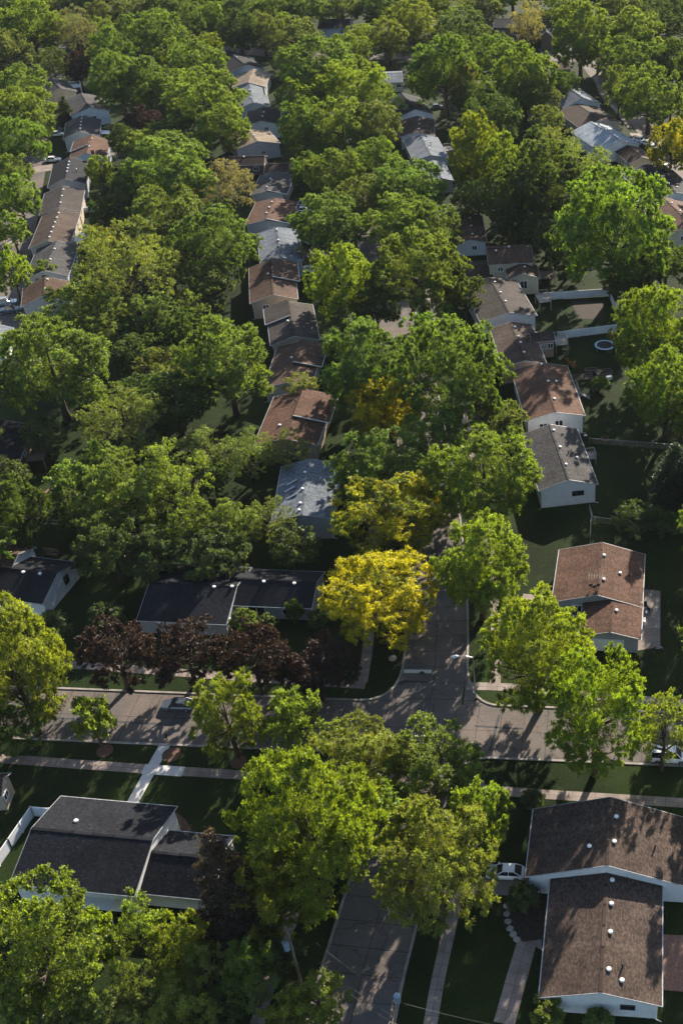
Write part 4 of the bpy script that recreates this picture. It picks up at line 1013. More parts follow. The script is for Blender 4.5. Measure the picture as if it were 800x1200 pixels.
def fill_trees():
    """the rest of the canopy: trees between the yards, kept off houses, roads and the open lawns"""
    rng = random.Random(5); hs = [o for o in COL.objects if o.name.split('.')[0] == 'house']
    hp = []
    for o in hs:
        x, y, dep = proj((o.location.x, o.location.y, 4)); q = F / dep
        hp.append((o.location.x, o.location.y, x, y, 6.5 * q, 10 * q * .75))
    lines = [(street_c, 6.8), (left_c, 6.0), (right_c, 7.0), (far_c, 6.5)]
    n = 0
    for _ in range(9000):
        Y = rng.uniform(128, 600); X = rng.uniform(-.56, .16) * (Y + 40) + 4
        x, y, dep = proj((X, Y, 5)); q = F / dep
        if not (-20 < x < 820 and -12 < y < 640): continue
        if x > 612 and y > 300: continue
        if 430 < y and x > 380 : continue
        R = rng.uniform(3.8, 6.4) if y < 420 else rng.uniform(3.0, 4.6)
        if any(min((p - Vector((X, Y))).length for p in ln) < dd for ln, dd in lines): continue
        if any(abs(x - h[2]) < h[4] + R * q * .9 and abs(y - h[3]) < h[5] + R * q * .85 for h in hp): continue
        if any(math.hypot(X - t['p'].x, Y - t['p'].y) < .62 * (R + t['R']) for t in TREES): continue
        rz = R * rng.uniform(.82, 1.05); zc = 1.2 + .08 * R + rz; x, y, dep = proj((X, Y, zc))
        kind = rng.choice('gggggdlob' if y < 300 else 'gggddo')
        TREES.append(dict(cx=x, cy=y, p=Vector((X, Y, zc)), R=R, Rz=rz, zc=zc, kind=kind, label=None, name=None, dep=dep)); n += 1
        if n >= 85: break
    print('FILL', n)
fill_trees()
build_trees()
print('TREES', len(TREES), 'crowns', {k: len(v[0].polygons) for k, v in CROWNS.items()})

# ---------------------------------------------------------------- vehicles
def loft(m, secs):
    """closed body through cross-sections (lists of points with equal count)"""
    n = len(secs[0])
    for a, b in zip(secs, secs[1:]):
        for k in range(n):
            m.face([a[k], a[(k + 1) % n], b[(k + 1) % n], b[k]])
    m.face(secs[0][::-1]); m.face(secs[-1])
def make_car(name, loc, rz, paint, label, style='sedan', group='parked cars'):
    t = empty(name, (loc.x, loc.y, .03), rz, label, 'car', group)
    L, Wd, Hh = dict(sedan=(4.6, 1.8, 1.42), suv=(4.7, 1.9, 1.72), van=(5.1, 1.98, 1.9), pickup=(5.5, 1.95, 1.8))[style]
    hw = Wd / 2; m = MB()
    def sec(x, zb, zt, k): return [(x, -hw * k, zb + .12), (x, -hw * k * .97, zb), (x, hw * k * .97, zb), (x, hw * k, zb + .12), (x, hw * k, zt - .18), (x, hw * k * .88, zt), (x, -hw * k * .88, zt), (x, -hw * k, zt - .18)]
    bz = .84 if style == 'sedan' else .98
    loft(m, [sec(-L / 2, .34, bz - .18, .86), sec(-L / 2 + .15, .24, bz - .03, .95), sec(-L * .32, .2, bz, 1), sec(0, .2, bz, 1), sec(L * .24, .2, bz - .02, 1), sec(L * .42, .22, bz - .12, .96), sec(L / 2, .32, bz - .26, .84)])
    m.build('body', paint, t, True).data.shade_flat()
    # cabin: dark glasshouse with a painted roof on top
    r0, r1, f0, f1 = dict(sedan=(-L * .43, -L * .24, L * .06, L * .24), suv=(-L * .49, -L * .44, L * .06, L * .22), van=(-L * .49, -L * .46, L * .16, L * .32), pickup=(-L * .12, -L * .08, L * .12, L * .24))[style]
    g_ = MB()
    def cs(x, z, k): return [(x, -hw * k, z), (x, hw * k, z)]
    zb, zt = bz - .03, Hh - .05
    q = [(r0, -hw * .86, zb), (r0, hw * .86, zb), (f1, hw * .86, zb), (f1, -hw * .86, zb), (r1, -hw * .68, zt), (r1, hw * .68, zt), (f0, hw * .68, zt), (f0, -hw * .68, zt)]
    for f in ((0, 1, 5, 4), (1, 2, 6, 5), (2, 3, 7, 6), (3, 0, 4, 7)): g_.face([q[k] for k in f][::-1])
    g_.build('windows', GLASS, t)
    rf = MB(); rr = [(r1 - .04, -hw * .70), (f0 + .04, -hw * .70), (f0 + .04, hw * .70), (r1 - .04, hw * .70)]
    rf.poly_prism(rr, zt - .01, Hh - .01); rf.poly_prism([(r1 + .15, -hw * .58), (f0 - .12, -hw * .58), (f0 - .12, hw * .58), (r1 + .15, hw * .58)], Hh - .02, Hh + .02)
    for a, b in ((0, 4), (1, 5), (2, 6), (3, 7)): rf.bar(q[a], q[b], .09)
    if style != 'pickup':
        for s in (-1, 1): rf.bar(((r0 + f1) / 2, s * hw * .87, zb), ((r1 + f0) / 2, s * hw * .69, zt), .08)
    rf.build('roof', paint, t)
    for x in (-L * .3, L * .31):
        for s in (-1, 1):
            wv = MB(); wv.tube([(x, s * (hw - .2), .32), (x, s * (hw + .01), .32)], .33, 14); wo = wv.build('wheel', BLACK, t)
            hb = MB(); hb.tube([(x, s * (hw + .005), .32), (x, s * (hw + .03), .32)], .19, 10); hb.build('rim', STEEL, wo)
    for s in (-1, 1):
        h = MB(); h.box((L / 2 - .10, s * hw * .62, bz - .36), (.14, .34, .16)); h.build('headlight', LAMPM, t)
        h = MB(); h.box((-L / 2 + .06, s * hw * .66, bz - .26), (.12, .30, .16)); h.build('tail_light', RED, t)
        h = MB(); h.box((f1 - .25, s * (hw + .07), bz + .06), (.16, .2, .14)); h.build('mirror', paint, t)
    return t
CAR = 'parked cars'
road_a = math.atan(-.053)
make_car('parked_car', P(210, 829), road_a + math.pi, CARD, 'dark steel-blue sedan parked at the far kerb of the crossing street')
make_car('parked_car', P(592, 1025), road_a + math.pi, CARW, 'white sedan on the short drive beside the big brown-roofed house')
make_car('parked_van', P(783, 889), road_a, CARW, 'white van parked at the near kerb by the right edge', 'van')
make_car('parked_car', P(66, 153), R_(10), CARD, 'dark car, upper of the two beside the dark-roofed left house')
make_car('parked_car', P(68, 159), R_(10), CARW, 'white car, lower of the two beside the dark-roofed left house')
make_car('parked_car', P(63, 189), R_(12), CARW, 'white car on the drive left of the navy left house')
make_car('parked_car', P(356, 241), R_(14), CARS, 'silver-white car, farther of two beside the russet stepped house')
make_car('parked_car', P(357, 248), R_(14), CARW, 'white car, nearer of two beside the russet stepped house')
make_car('parked_car', P(351, 200), R_(12), CARD, 'dark car on the drive right of the long dark brown house', 'suv')
make_car('parked_car', P(364, 318), R_(14), CARW, 'white car tucked in beside the tan-gabled brown house')
make_car('parked_car', P(437, 353), R_(100), CARW, 'white car parked on the tree-lined main street', 'suv')
make_car('parked_car', P(649, 61), R_(80), CARD, 'black car on the far drive beneath the dark two-storey house')
make_car('parked_car', P(661, 57), R_(80), CARD, 'second dark car on the far drive, right of the black one', 'suv')
make_car('parked_car', P(676, 65), R_(10), CARW, 'white car at the kerb of the far street', 'van')
make_car('parked_car', P(291, 71), R_(20), CARW, 'white car on the far street behind the last charcoal house')
make_car('parked_car', P(749, 166), R_(-40), CARW, 'white car at the end of the pale blue-roofed house')
make_car('parked_car', P(758, 170), R_(-40), CARW, 'second white car, on the drive below the yellow-topped tree')
make_car('parked_car', P(773, 193), R_(-40), CARS, 'silver car in the shade of the yellow-topped tree')
make_car('parked_car', P(512, 127), R_(15), CARD, 'dark car in deep shade right of the black-roofed white house')
make_car('pickup_truck', P(12, 366), R_(15), CARD, 'black pickup truck on the dark drive at the left edge', 'pickup')
make_car('parked_car', P(8, 357), R_(15), CARS, 'silver-roofed car behind the black pickup at the left edge', 'suv')

# ---------------------------------------------------------------- street lamp, poles, wires
def solve_h(base, ypx):
    lo, hi = 0, 30
    for _ in range(40):
        z = (lo + hi) / 2
        if proj((base.x, base.y, z))[1] > ypx: lo = z
        else: hi = z
    return lo
b = P(557, 820); hh = solve_h(b, 770)
lamp = empty('street_lamp', b, 0, 'slender street lamp with a white head on an arm over the main street', 'street lamp')
m = MB(); m.tube([(0, 0, -.1), (0, 0, hh * .5), (0, 0, hh)], [.12, .10, .07], 8); m.build('pole', STEEL, lamp)
m = MB(); m.tube([(0, 0, hh - .1), (-.9, 0, hh + .25), (-2.1, 0, hh + .15)], .05, 6); m.build('arm', STEEL, lamp)
m = MB(); m.tube([(-1.9, 0, hh + .14), (-2.2, 0, hh + .16), (-2.7, 0, hh + .06), (-2.95, 0, hh)], [.10, .2, .2, .08], 8); hd = m.build('lamp_head', WHITE, lamp)
m = MB(); m.tube([(-2.55, 0, hh - .12), (-2.55, 0, hh - .2)], .13, 8); m.build('lamp_glass', LAMPM, hd)
m = MB(); m.tube([(0, 0, 0), (0, 0, .35)], .22, 8); m.build('base', DARKM, lamp)

POLE_H = 10.5
def utility_pole(px, label, rz, armz=(9.9,), trafo=None):
    p = P(*px, POLE_H); t = empty('utility_pole', (p.x, p.y, 0), rz, label, 'utility pole', 'wooden utility poles')
    m = MB(); m.tube([(0, 0, -.2), (0, 0, POLE_H)], [.19, .12], 8); m.build('pole', WOOD, t)
    for z in armz:
        for s in (-1, 1):
            m = MB(); m.box((s * .16, 0, z), (.10, 2.4, .13)); m.build('crossarm', WOOD, t)
    for s in (-1, -.45, .45, 1):
        m = MB(); m.tube([(0, s * 1.1, armz[0] + .05), (0, s * 1.1, armz[0] + .3)], [.04, .055], 8); m.build('insulator', STEEL, t)
    if trafo:
        m = MB(); a = trafo; m.tube([(a[0], a[1], a[2] - .6), (a[0], a[1], a[2] + .45)], .34, 12); m.tube([(a[0], a[1], a[2] + .45), (a[0], a[1], a[2] + .55)], [.36, .2], 12); tf = m.build('transformer', TRANS, t)
        m = MB(); m.bar((0, 0, a[2] - .2), (a[0] * .6, a[1] * .6, a[2] - .2), .08); m.build('bracket', STEEL, tf)
    return t, p
p1, q1 = utility_pole((459, 1183), 'utility pole with double crossarms and blue-grey transformer at the bottom edge', R_(-2), (9.9,), (.15, 1.75, 9.5))
q1v = q1
m = MB(); a = P(464, 1168, 9.5); 
p2, q2 = utility_pole((337, 1091), 'second utility pole, half hidden by trees left of the street', R_(-20), (9.9,), (-.1, -.6, 8.6))
def wire(a, b, label, sag=.5, r=.009):
    a, b = Vector(a), Vector(b); m = MB(); n = 14
    pts = [a.lerp(b, k / n) - Vector((0, 0, sag * 4 * (k / n) * (1 - k / n))) for k in range(n + 1)]
    o = m.tube(pts, r, 5).build('power_line', DARKM); tag(o, label, 'power line', 'overhead wires')
def armpt(t, y, z=10.2): return Matrix.Rotation(t.rotation_euler.z, 4, 'Z') @ Vector((0, y, z)) + t.location
wire(armpt(p2, 1.1), armpt(p1, 1.1), 'upper wire running from the second pole across the street to the transformer pole')
wire(armpt(p2, -1.1), armpt(p1, -1.1), 'lower wire running from the second pole across the street to the transformer pole')
wire(armpt(p2, -.45), armpt(p1, -.45), 'thin middle wire crossing the street between the two poles')
wire(armpt(p1, 1.1), P(640, 1212, 9.5), 'wire leaving the transformer pole to the lower right')
wire(armpt(p1, -1.1), P(560, 1222, 9.5), 'lowest wire leaving the transformer pole at the bottom edge')
wire(armpt(p2, 1.1), P(-60, 1083, 10), 'upper wire running left from the second pole above the garden trees')
wire(armpt(p2, -1.1), P(-60, 1100, 10), 'lower wire running left from the second pole above the garden trees')

# ---------------------------------------------------------------- fences
def vinyl_fence(pts, label, h=1.9):
    pts = [p.copy() for p in pts]; o = pts[0].copy(); t = empty('vinyl_fence', (o.x, o.y, 0), 0, label, 'fence', 'white vinyl fences')
    for a, b in zip(pts, pts[1:]):
        a = a - o; b = b - o; ln = (b - a).length; n = max(1, round(ln / 2.4))
        for k in range(n):
            u, v = a.lerp(b, k / n), a.lerp(b, (k + 1) / n)
            m = MB(); m.bar((u.x, u.y, h * .5), (v.x, v.y, h * .5), .05, h - .16); m.build('panel', VINYL, t)
            m = MB(); m.bar((u.x, u.y, h - .05), (v.x, v.y, h - .05), .09, .1); m.build('rail', WHITE, t)
        for k in range(n + 1):
            u = a.lerp(b, k / n); m = MB(); m.box((u.x, u.y, h / 2), (.15, .15, h)); m.tube([(u.x, u.y, h), (u.x, u.y, h + .1)], [.12, .02], 4); m.build('post', WHITE, t)
vinyl_fence([P(636, 352), P(712, 347), P(735, 395)], 'long white vinyl fence along the back garden with the soil patch')
vinyl_fence([P(653, 398), P(722, 389)], 'shorter white vinyl fence behind the trampoline garden')
vinyl_fence([P(-14, 1036), P(14.5, 994.5), P(40.5, 956.5), P(62, 958.5)], 'white vinyl fence at the left of the charcoal split house')
def chain_fence(pts, label, h=1.25):
    o = pts[0].copy(); t = empty('chain_link_fence', (o.x, o.y, 0), 0, label, 'fence', 'chain-link fences')
    w_ = MB(); rl = MB()
    for a, b in zip(pts, pts[1:]):
        a = a - o; b = b - o; ln = (b - a).length; n = max(1, round(ln / 3)); d = (b - a).normalized()
        for k in range(n + 1):
            u = a.lerp(b, k / n); m = MB(); m.tube([(u.x, u.y, 0), (u.x, u.y, h + .05)], .035, 6); m.build('post', STEEL, t)
        rl.tube([(a.x, a.y, h), (b.x, b.y, h)], .025, 6)
        for s in range(int(ln / .22)):
            for sg in (-1, 1):
                p = a + d * (s * .22); q = p + d * .9 * sg
                if 0 <= (q - a).dot(d) <= ln: w_.bar((p.x, p.y, .05), (q.x, q.y, h - .02), .014)
    rl.build('rail', STEEL, t); w_.build('wire_mesh', STEEL, t)
chain_fence([P(690, 598), P(694, 612), P(860, 634)], 'chain-link fence overgrown with ivy right of the white gabled house')
chain_fence([P(692, 612), P(691, 634)], 'short chain-link run behind the rust-roofed house')
chain_fence([P(690, 520), P(800, 528)], 'chain-link fence behind the black grill')

# ---------------------------------------------------------------- decks
def deck(px, rz, sx, sy, h, label, mat=GREYWOOD, stairs=None, group='raised decks'):
    p = P(*px, h); t = empty('deck', (p.x, p.y, 0), rz, label, 'deck', group)
    m = MB(); n = max(2, int(sx / .3))
    for k in range(n): m.box((-sx / 2 + (k + .5) * sx / n, 0, h - .04), (sx / n - .02, sy, .06))
    m.build('platform', mat, t)
    r = MB()
    for a, b in (((-1, -1), (1, -1)), ((1, -1), (1, 1)), ((1, 1), (-1, 1))):
        A, B = Vector((a[0] * sx / 2, a[1] * sy / 2, h)), Vector((b[0] * sx / 2, b[1] * sy / 2, h))
        r.bar(A + Vector((0, 0, .95)), B + Vector((0, 0, .95)), .12, .07); r.bar(A + Vector((0, 0, .2)), B + Vector((0, 0, .2)), .06)
        k = int((B - A).length / .35)
        for i in range(k + 1): q = A.lerp(B, i / k); r.bar(q, q + Vector((0, 0, .95)), .05)
    r.build('railing', mat, t)
    for x, y in ((-1, -1), (1, -1), (1, 1), (-1, 1)):
        m = MB(); m.box((x * (sx / 2 - .08), y * (sy / 2 - .08), h / 2 - .05), (.14, .14, h - .1)); m.build('post', mat, t)
    if stairs:
        dx, dy = stairs; st = MB(); n = max(3, int(h / .2))
        for k in range(n):
            z = h - (k + 1) * h / (n + 1); st.box(((sx / 2 + .15 + k * .27) * dx, (sy / 2 + .15 + k * .27) * dy + (-.6 if not dy else 0), z), (.28 if dx else 1.1, 1.1 if dx else .28, .05))
        for s in (-.55, .55):
            a = Vector(((sx / 2) * dx + (s if dy else 0), (sy / 2) * dy + ((s - .6) if dx else 0), h)); b_ = Vector(((sx / 2 + n * .27 + .1) * dx + (s if dy else 0), (sy / 2 + n * .27 + .1) * dy + ((s - .6) if dx else 0), .1))
            st.bar(a, b_, .06, .2); st.bar(a + Vector((0, 0, .9)), b_ + Vector((0, 0, .9)), .06)
        st.build('stairs', mat, t)
    return t
deck((668, 459), R_(10), 3.2, 5.0, 1.6, 'weathered deck with stairs right of the red-brown roofed house', GREYWOOD, (1, 0))
deck((691.5, 534), R_(11), 1.7, 2.2, 1.5, 'small white-railed landing on the right wall of the white gabled house', GREYWOOD)
deck((636, 349), R_(14), 2.8, 4.4, 2.4, 'pale grey deck at the corner where the long white fence starts', GREYWOOD)
deck((640, 322), R_(8), 3.6, 4.4, 1.2, 'brown wooden deck right of the two-level brown house', WOOD)
deck((656, 399), R_(11), 2.6, 4.0, 2.2, 'cluttered deck behind the side wing of the peach-walled house', GREYWOOD)
deck((95, 278), R_(13), 3.0, 5.6, 2.4, 'white deck beside the brown left house', WHITE, (1, 0))
deck((84, 101), R_(20), 6.0, 4.0, 3.2, 'white-railed deck behind the farthest beige left house', WHITE)
deck((45, 531), R_(8), 3.0, 5.0, 2.2, 'dark raised deck with pale railing at the dark deck house', WOOD)
deck((555, 268), R_(9), 2.8, 3.6, 1.6, 'small deck right of the shaded brown house', GREYWOOD)
deck((525, 174), R_(15), 2.4, 3.4, 1.4, 'grey side deck of the pale grey-roofed far house', GREYWOOD)
deck((131, 181), R_(13), 2.6, 3.4, 2.2, 'pale deck at the right end of the orange-brown left house', GREYWOOD)

# ---------------------------------------------------------------- garden and yard things
def canopy_roof(px4, h, label, name, mat, h2=None):
    pts = [P(x, y, h) for x, y in px4]; c = sum(pts, Vector()) / 4
    t = empty(name, (c.x, c.y, 0), 0, label, 'awning')
    lo = [p - Vector((c.x, c.y, 0)) for p in pts]; m = MB()
    L = (lo[1] - lo[0]).length; D = (lo[2] - lo[1]).length
    m.face(lo[::-1] if True else lo, [(0, D), (L, D), (L, 0), (0, 0)][::-1])
    m.face([q - Vector((0, 0, .06)) for q in lo]); 
    for a, b in zip(lo, lo[1:] + lo[:1]): m.face([a, b, b - Vector((0, 0, .06)), a - Vector((0, 0, .06))])
    m.build('roof_panel', mat, t)
    for q in lo:
        s = MB(); qq = q * .95; s.box((qq.x, qq.y, (h - .08) / 2), (.1, .1, h - .08)); s.build('post', WHITE, t)
canopy_roof([(104, 1042), (144, 1045), (127, 1067), (88, 1063)], 2.5, 'white corrugated patio roof behind the charcoal split house', 'patio_roof', CORR)
canopy_roof([(118, 152.5), (129, 153), (128, 157), (117.5, 156.5)], 2.6, 'small white awning at the right of the dark-roofed left house', 'awning', WHITE)

p = P(708, 408); t = empty('trampoline', p, 0, 'round trampoline with pale blue rim in the back garden', 'trampoline')
m = MB(); m.tube([(0, 0, .78), (0, 0, .80)], 1.75, 28); m.build('jumping_mat', BLACK, t)
m = MB()
for k in range(32):
    a, b = 2 * math.pi * k / 32, 2 * math.pi * (k + 1) / 32
    c1, s1, c2, s2 = math.cos(a), math.sin(a), math.cos(b), math.sin(b)
    m.face([(1.75 * c1, 1.75 * s1, .83), (2.2 * c1, 2.2 * s1, .82), (2.2 * c2, 2.2 * s2, .82), (1.75 * c2, 1.75 * s2, .83)])
    m.face([(2.2 * c1, 2.2 * s1, .70), (2.2 * c2, 2.2 * s2, .70), (2.2 * c2, 2.2 * s2, .82), (2.2 * c1, 2.2 * s1, .82)])
m.build('rim_pad', plain('pale_blue_pad', (.42, .55, .66), .5), t)
for k in range(4):
    a = k * math.pi / 2 + .4; m = MB(); x, y = 2.1 * math.cos(a), 2.1 * math.sin(a)
    m.tube([(x * .9, y * .9, .75), (x, y, 0), (x * 1.02 - .7 * math.sin(a), y * 1.02 + .7 * math.cos(a), 0), (x * .9 - .7 * math.sin(a), y * .9 + .7 * math.cos(a), .75)], .04, 6); m.build('leg', STEEL, t)

yr = random.Random(3)
def raised_bed(px, rz, sx, sy, label, fill=SOIL, plants=True):
    p = P(*px); t = empty('raised_bed', p, rz, label, 'garden bed', 'raised garden beds')
    m = MB()
    for s in (-1, 1): m.box((0, s * sy / 2, .18), (sx, .08, .36)); m.box((s * (sx / 2 - .04), 0, .18), (.08, sy - .082, .36))
    m.build('frame', WOOD, t)
    m = MB(); m.box((0, 0, .14), (sx - .17, sy - .09, .28)); m.build('soil', fill, t)
    if plants:
        for k in range(int(sx * sy * 1.2)):
            m = MB(); x, y = yr.uniform(-.42, .42) * sx, yr.uniform(-.38, .38) * sy
            for j in range(6):
                a = yr.uniform(0, 6.28); r = yr.uniform(.1, .3); m.face([(x, y, .28), (x + r * math.cos(a), y + r * math.sin(a), .45), (x + r * math.cos(a + .6), y + r * math.sin(a + .6), .38)])
            o = m.build('seedling', plain('seedling_leaf', (.10, .13, .04)) if 'seedling_leaf' not in MATS else MATS['seedling_leaf'], t)
raised_bed((680, 443), R_(14), 5.0, 2.2, 'long raised bed with stones and seedlings, nearer the red-brown house')
raised_bed((707, 437), R_(14), 3.4, 2.2, 'raised bed with seedlings at the foot of the bright trees')
raised_bed((692, 434), R_(10), 2.6, 1.1, 'empty narrow raised bed behind the two planted ones', SOIL, False)
m = MB()
for k in range(26):
    pass
for i, (x, y) in enumerate(((664, 423), (668, 427), (671, 431), (666, 431), (672, 427), (663, 417))):
    p = P(x, y); t = empty('flower_pot', p, 0, ['terracotta pot topmost of the heap by the peach-walled house', 'orange pot in the middle of the heap by the peach-walled house', 'orange pot nearest the raised beds', 'dark pot at the left of the heap by the raised beds', 'orange pot at the right of the heap near the deck', 'grey pot beside the cluttered deck'][i], 'flower pot', 'pots behind the peach-walled house')
    r = .42; m = MB(); m.tube([(0, 0, 0), (0, 0, .55), (0, 0, .62)], [r * .7, r, r * 1.08], 12); m.build('pot', (ORANGE, ORANGE, ORANGE, BLACK, ORANGE, STEEL)[i], t)
    m = MB()
    for j in range(16):
        a = yr.uniform(0, 6.28); rr = yr.uniform(.15, .45); m.face([(0, 0, .6), (rr * math.cos(a), rr * math.sin(a), .6 + yr.uniform(.1, .5)), (rr * math.cos(a + .5), rr * math.sin(a + .5), .62)])
    m.build('plant', MATS['seedling_leaf'], t)
def crate(px, rz, s, label, mat, name='storage_box'):
    p = P(*px); t = empty(name, p, rz, label, 'storage box', 'yard clutter boxes'); m = MB()
    m.box((0, 0, s[2] / 2), s); m.build('box', mat, t); m = MB(); m.box((0, 0, s[2] + .03), (s[0] + .06, s[1] + .06, .06)); m.build('lid', mat, t)
crate((713, 444), R_(20), (1.2, .7, .6), 'pale lidded box at the end of the raised beds', WHITE)
crate((752, 731), R_(-5), (.9, .9, .85), 'white air-conditioner box on the patio beside the rust-roofed house', WHITE, 'air_conditioner')
# grill
p = P(680, 515); t = empty('barbecue_grill', p, R_(8), 'black barbecue grill with pale shelf behind the red-brown roofed house', 'grill')
m = MB(); m.tube([(-.5, 0, .95), (-.3, 0, 1.1), (.3, 0, 1.1), (.5, 0, .95)], [.3, .36, .36, .3], 12); m.build('lid', BLACK, t)
m = MB(); m.box((0, 0, .45), (1.0, .55, .84)); m.build('cart', DARKM, t)
m = MB(); m.box((.85, 0, .9), (.62, .5, .05)); m.build('shelf', WHITE, t)
m = MB(); m.box((-.85, 0, .9), (.62, .5, .05)); m.build('shelf', STEEL, t)
def round_pit(px, label):
    p = P(*px); t = empty('fire_pit', p, 0, label, 'fire pit'); m = MB(); n = 14
    for k in range(n): a = 2 * math.pi * k / n; m.box((.75 * math.cos(a), .75 * math.sin(a), .2), (.2, .32, .4), a)
    m.build('ring', BRICK, t); m = MB(); m.tube([(0, 0, 0), (0, 0, .1)], .66, 14); m.build('ash', SOIL, t)
round_pit((708, 516), 'low brick fire pit right of the black grill')
# bins
for i, (x, y) in enumerate(((357, 288), (362.5, 289))):
    t = empty('wheelie_bin', P(x, y), R_(15), ['left of two dark bins with pale lids by the blue-grey roofed house', 'right of two dark bins with pale lids by the blue-grey roofed house'][i], 'bin', 'bins on the drive')
    m = MB(); loft(m, [[(-.32, -.36, .08), (.32, -.36, .08), (.32, .36, .08), (-.32, .36, .08)], [(-.4, -.44, 1.05), (.4, -.44, 1.05), (.4, .44, 1.05), (-.4, .44, 1.05)]]); m.build('body', BLACK, t)
    m = MB(); m.box((0, 0, 1.1), (.86, .94, .08)); m.build('lid', LAMPM, t)
    m = MB(); m.tube([(-.36, .34, .12), (.36, .34, .12)], .12, 8); m.build('wheel', BLACK, t)
# covered trailer
t = empty('covered_trailer', P(107, 250), R_(18), 'grey tarpaulin-covered trailer on the grass right of the brown house', 'trailer')
m = MB(); loft(m, [[(x, -1.1 * k, .7), (x, 1.1 * k, .7), (x, 1.1 * k, 1.3 * q), (x, .5 * k, 1.75 * q), (x, -.5 * k, 1.75 * q), (x, -1.1 * k, 1.3 * q)] for x, k, q in ((-2.6, .9, .8), (-1.4, 1, 1), (0, 1, 1.08), (1.6, .95, .95), (2.6, .5, .75))]); m.build('cover', TARP, t)
m = MB(); m.box((0, 0, .55), (5.2, 1.9, .12)); m.bar((2.6, 0, .5), (3.8, 0, .45), .1); m.build('chassis', DARKM, t)
for s in (-1, 1): m = MB(); m.tube([(-.4, s * 1.0, .34), (-.4, s * 1.2, .34)], .34, 12); m.build('wheel', BLACK, t)
# planks, bench frame, patio furniture, mailbox
for i, (a, b, lb, mt) in enumerate((((42, 606.5), (60, 607), 'short pale plank on the shaded lawn below the brick patio', GREYWOOD), ((45, 613), (72, 615), 'long pale plank on the shaded lawn below the brick patio', GREYWOOD), ((38, 610), (67, 611), 'dark plank between two pale ones on the shaded lawn', WOOD))):
    A, B_ = P(*a), P(*b); o = MB().bar((A.x, A.y, .12), (B_.x, B_.y, .12), .28, .2).build('plank', mt); tag(o, lb, 'plank', 'planks on the lawn')
t = empty('garden_swing', P(62, 652), R_(-10), 'brown wooden frame bench standing behind the left corner house', 'bench')
for s in (-1, 1): m = MB(); m.bar((s * 1.2, -.5, 0), (s * 1.2, 0, 1.6), .1); m.bar((s * 1.2, .5, 0), (s * 1.2, 0, 1.6), .1); m.build('leg', WOOD, t)
m = MB(); m.bar((-1.4, 0, 1.6), (1.4, 0, 1.6), .12); m.build('top_beam', WOOD, t)
m = MB(); m.box((0, 0, .5), (2.0, .55, .06)); m.build('seat', WOOD, t); m = MB(); m.box((0, .28, .8), (2.0, .06, .5)); m.build('backrest', WOOD, t)
def patio_chair(px, rz, label, mat):
    t = empty('patio_chair', P(*px) + Vector((0, 0, .06)), rz, label, 'chair', 'patio furniture')
    m = MB(); m.box((0, 0, .45), (.6, .6, .07)); m.build('seat', mat, t); m = MB(); m.box((0, .30, .8), (.6, .06, .66), 0, -.15); m.build('backrest', mat, t)
    for x in (-.26, .26):
        for y in (-.26, .26): m = MB(); m.box((x, y, .21), (.05, .05, .42)); m.build('leg', DARKM, t)
patio_chair((756, 713), .4, 'dark chair on the patio beside the rust-roofed house', DARKM)
patio_chair((761, 717), 2.2, 'second dark chair on the patio, turned to the first', DARKM)
patio_chair((757, 720), 1.2, 'pale chair nearest the air-conditioner on the patio', STEEL)
p = P(772, 761); t = empty('bicycle', p, R_(-10), 'bicycle lying on the grass at the corner of the patio', 'bicycle')
for x in (-.52, .52):
    m = MB(); ring = [(x + .34 * math.cos(a), .34 * math.sin(a), .12) for a in [2 * math.pi * k / 20 for k in range(21)]]; m.tube(ring, .03, 6, False); m.build('wheel', BLACK, t)
m = MB()
for a, b_ in (((-.52, 0), (-.1, 0)), ((-.1, 0), (.35, .42)), ((-.2, .42), (.35, .42)), ((-.2, .42), (-.52, 0)), ((-.1, 0), (-.22, .52)), ((.35, .42), (.52, 0))): m.tube([(*a, .14), (*b_, .14)], .025, 6)
m.build('frame', CARS, t)
m = MB(); m.box((-.23, .55, .16), (.26, .12, .08)); m.build('saddle', BLACK, t); m = MB(); m.tube([(.3, .52, -.0 + .05), (.3, .52, .35)], .02, 6); m.build('handlebar', STEEL, t)
p = P(197, 870); t = empty('mailbox', p, 0, 'dark mailbox on a post where the pale front path meets the street', 'mailbox')
m = MB(); m.box((0, 0, .55), (.1, .1, 1.1)); m.build('post', WOOD, t)
m = MB(); m.box((0, 0, 1.2), (.26, .5, .2)); m.tube([(0, -.25, 1.3), (0, .25, 1.3)], .13, 10); bx = m.build('box', BLACK, t); m = MB(); m.box((.15, .1, 1.4), (.02, .05, .2)); m.build('flag', RED, bx)
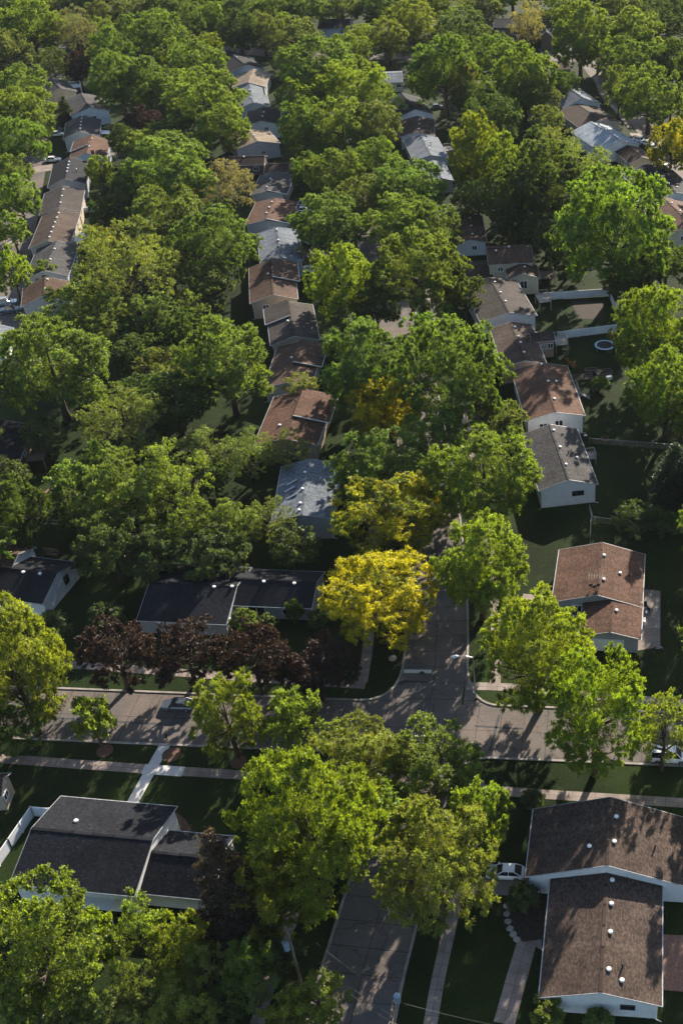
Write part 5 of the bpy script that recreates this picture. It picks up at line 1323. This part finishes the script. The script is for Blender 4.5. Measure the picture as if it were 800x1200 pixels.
p = P(460, 771.5); o = MB().tube([(p.x, p.y, 0), (p.x, p.y, .09)], [.62, .58], 20).build('utility_cover', STEEL); tag(o, 'round grey utility cover in the grass verge by the stop line', 'cover')
for i, (x, y) in enumerate(((494, 789), (505, 848), (470, 800))):
    p = P(x, y); o = MB().tube([(p.x, p.y, .006), (p.x, p.y, .022)], .42, 16).build('manhole_cover', DARKM); tag(o, ['manhole cover just beyond the stop line', 'manhole cover in the middle of the crossing', 'drain cover at the left kerb of the main street'][i], 'manhole cover', 'manhole covers')
# stepping stones round the shrub bed
for i, (x, y) in enumerate(((593, 1062), (593.5, 1071), (595, 1080), (597, 1088), (601, 1095), (605, 1101))):
    p = P(x, y); r = .42; o = MB().poly_prism([(p.x + r * yr.uniform(.8, 1.15) * math.cos(a), p.y + r * yr.uniform(.8, 1.1) * math.sin(a)) for a in [2 * math.pi * k / 9 for k in range(9)]], 0, .1).build('edging_stone', GREYWOOD)
    tag(o, '%s edging stone in the curve round the shrub bed' % ['farthest', 'second farthest', 'third', 'fourth', 'fifth', 'nearest'][i], 'stone', 'edging stones')
# pale bench on the mulch bed side, downpipe foot of the edge house
# aerial and dishes on the rust roof
k = Bb[0]; base = Vector((k['mid'] - .1, k['b0'] + 2.1, k['zr'])); m = MB()
m.tube([base - Vector((0, 0, .2)), base + Vector((0, 0, 2.0))], .035, 6); m.tube([base + Vector((-1.4, 0, 1.9)), base + Vector((1.2, 0, 1.9))], .03, 6)
for j in range(7): x = -1.3 + j * .4; ln = .75 - .05 * j; m.tube([base + Vector((x, -ln, 1.9)), base + Vector((x, ln, 1.9))], .02, 5)
m.build('tv_aerial', GREYWOOD, B)
for dx, dy in ((-.9, .4), (-.35, .9), (.25, .5)):
    m = MB(); c = base + Vector((dx, -dy - .3, .1 - abs(dx) * .28)); m.tube([c - Vector((0, 0, .2)), c + Vector((0, 0, .5))], .03, 6)
    m.tube([c + Vector((0, 0, .5)), c + Vector((-.05, .12, .62)), c + Vector((-.1, .22, .66))], [.06, .26, .36], 12); m.build('satellite_dish', DARKM, B)
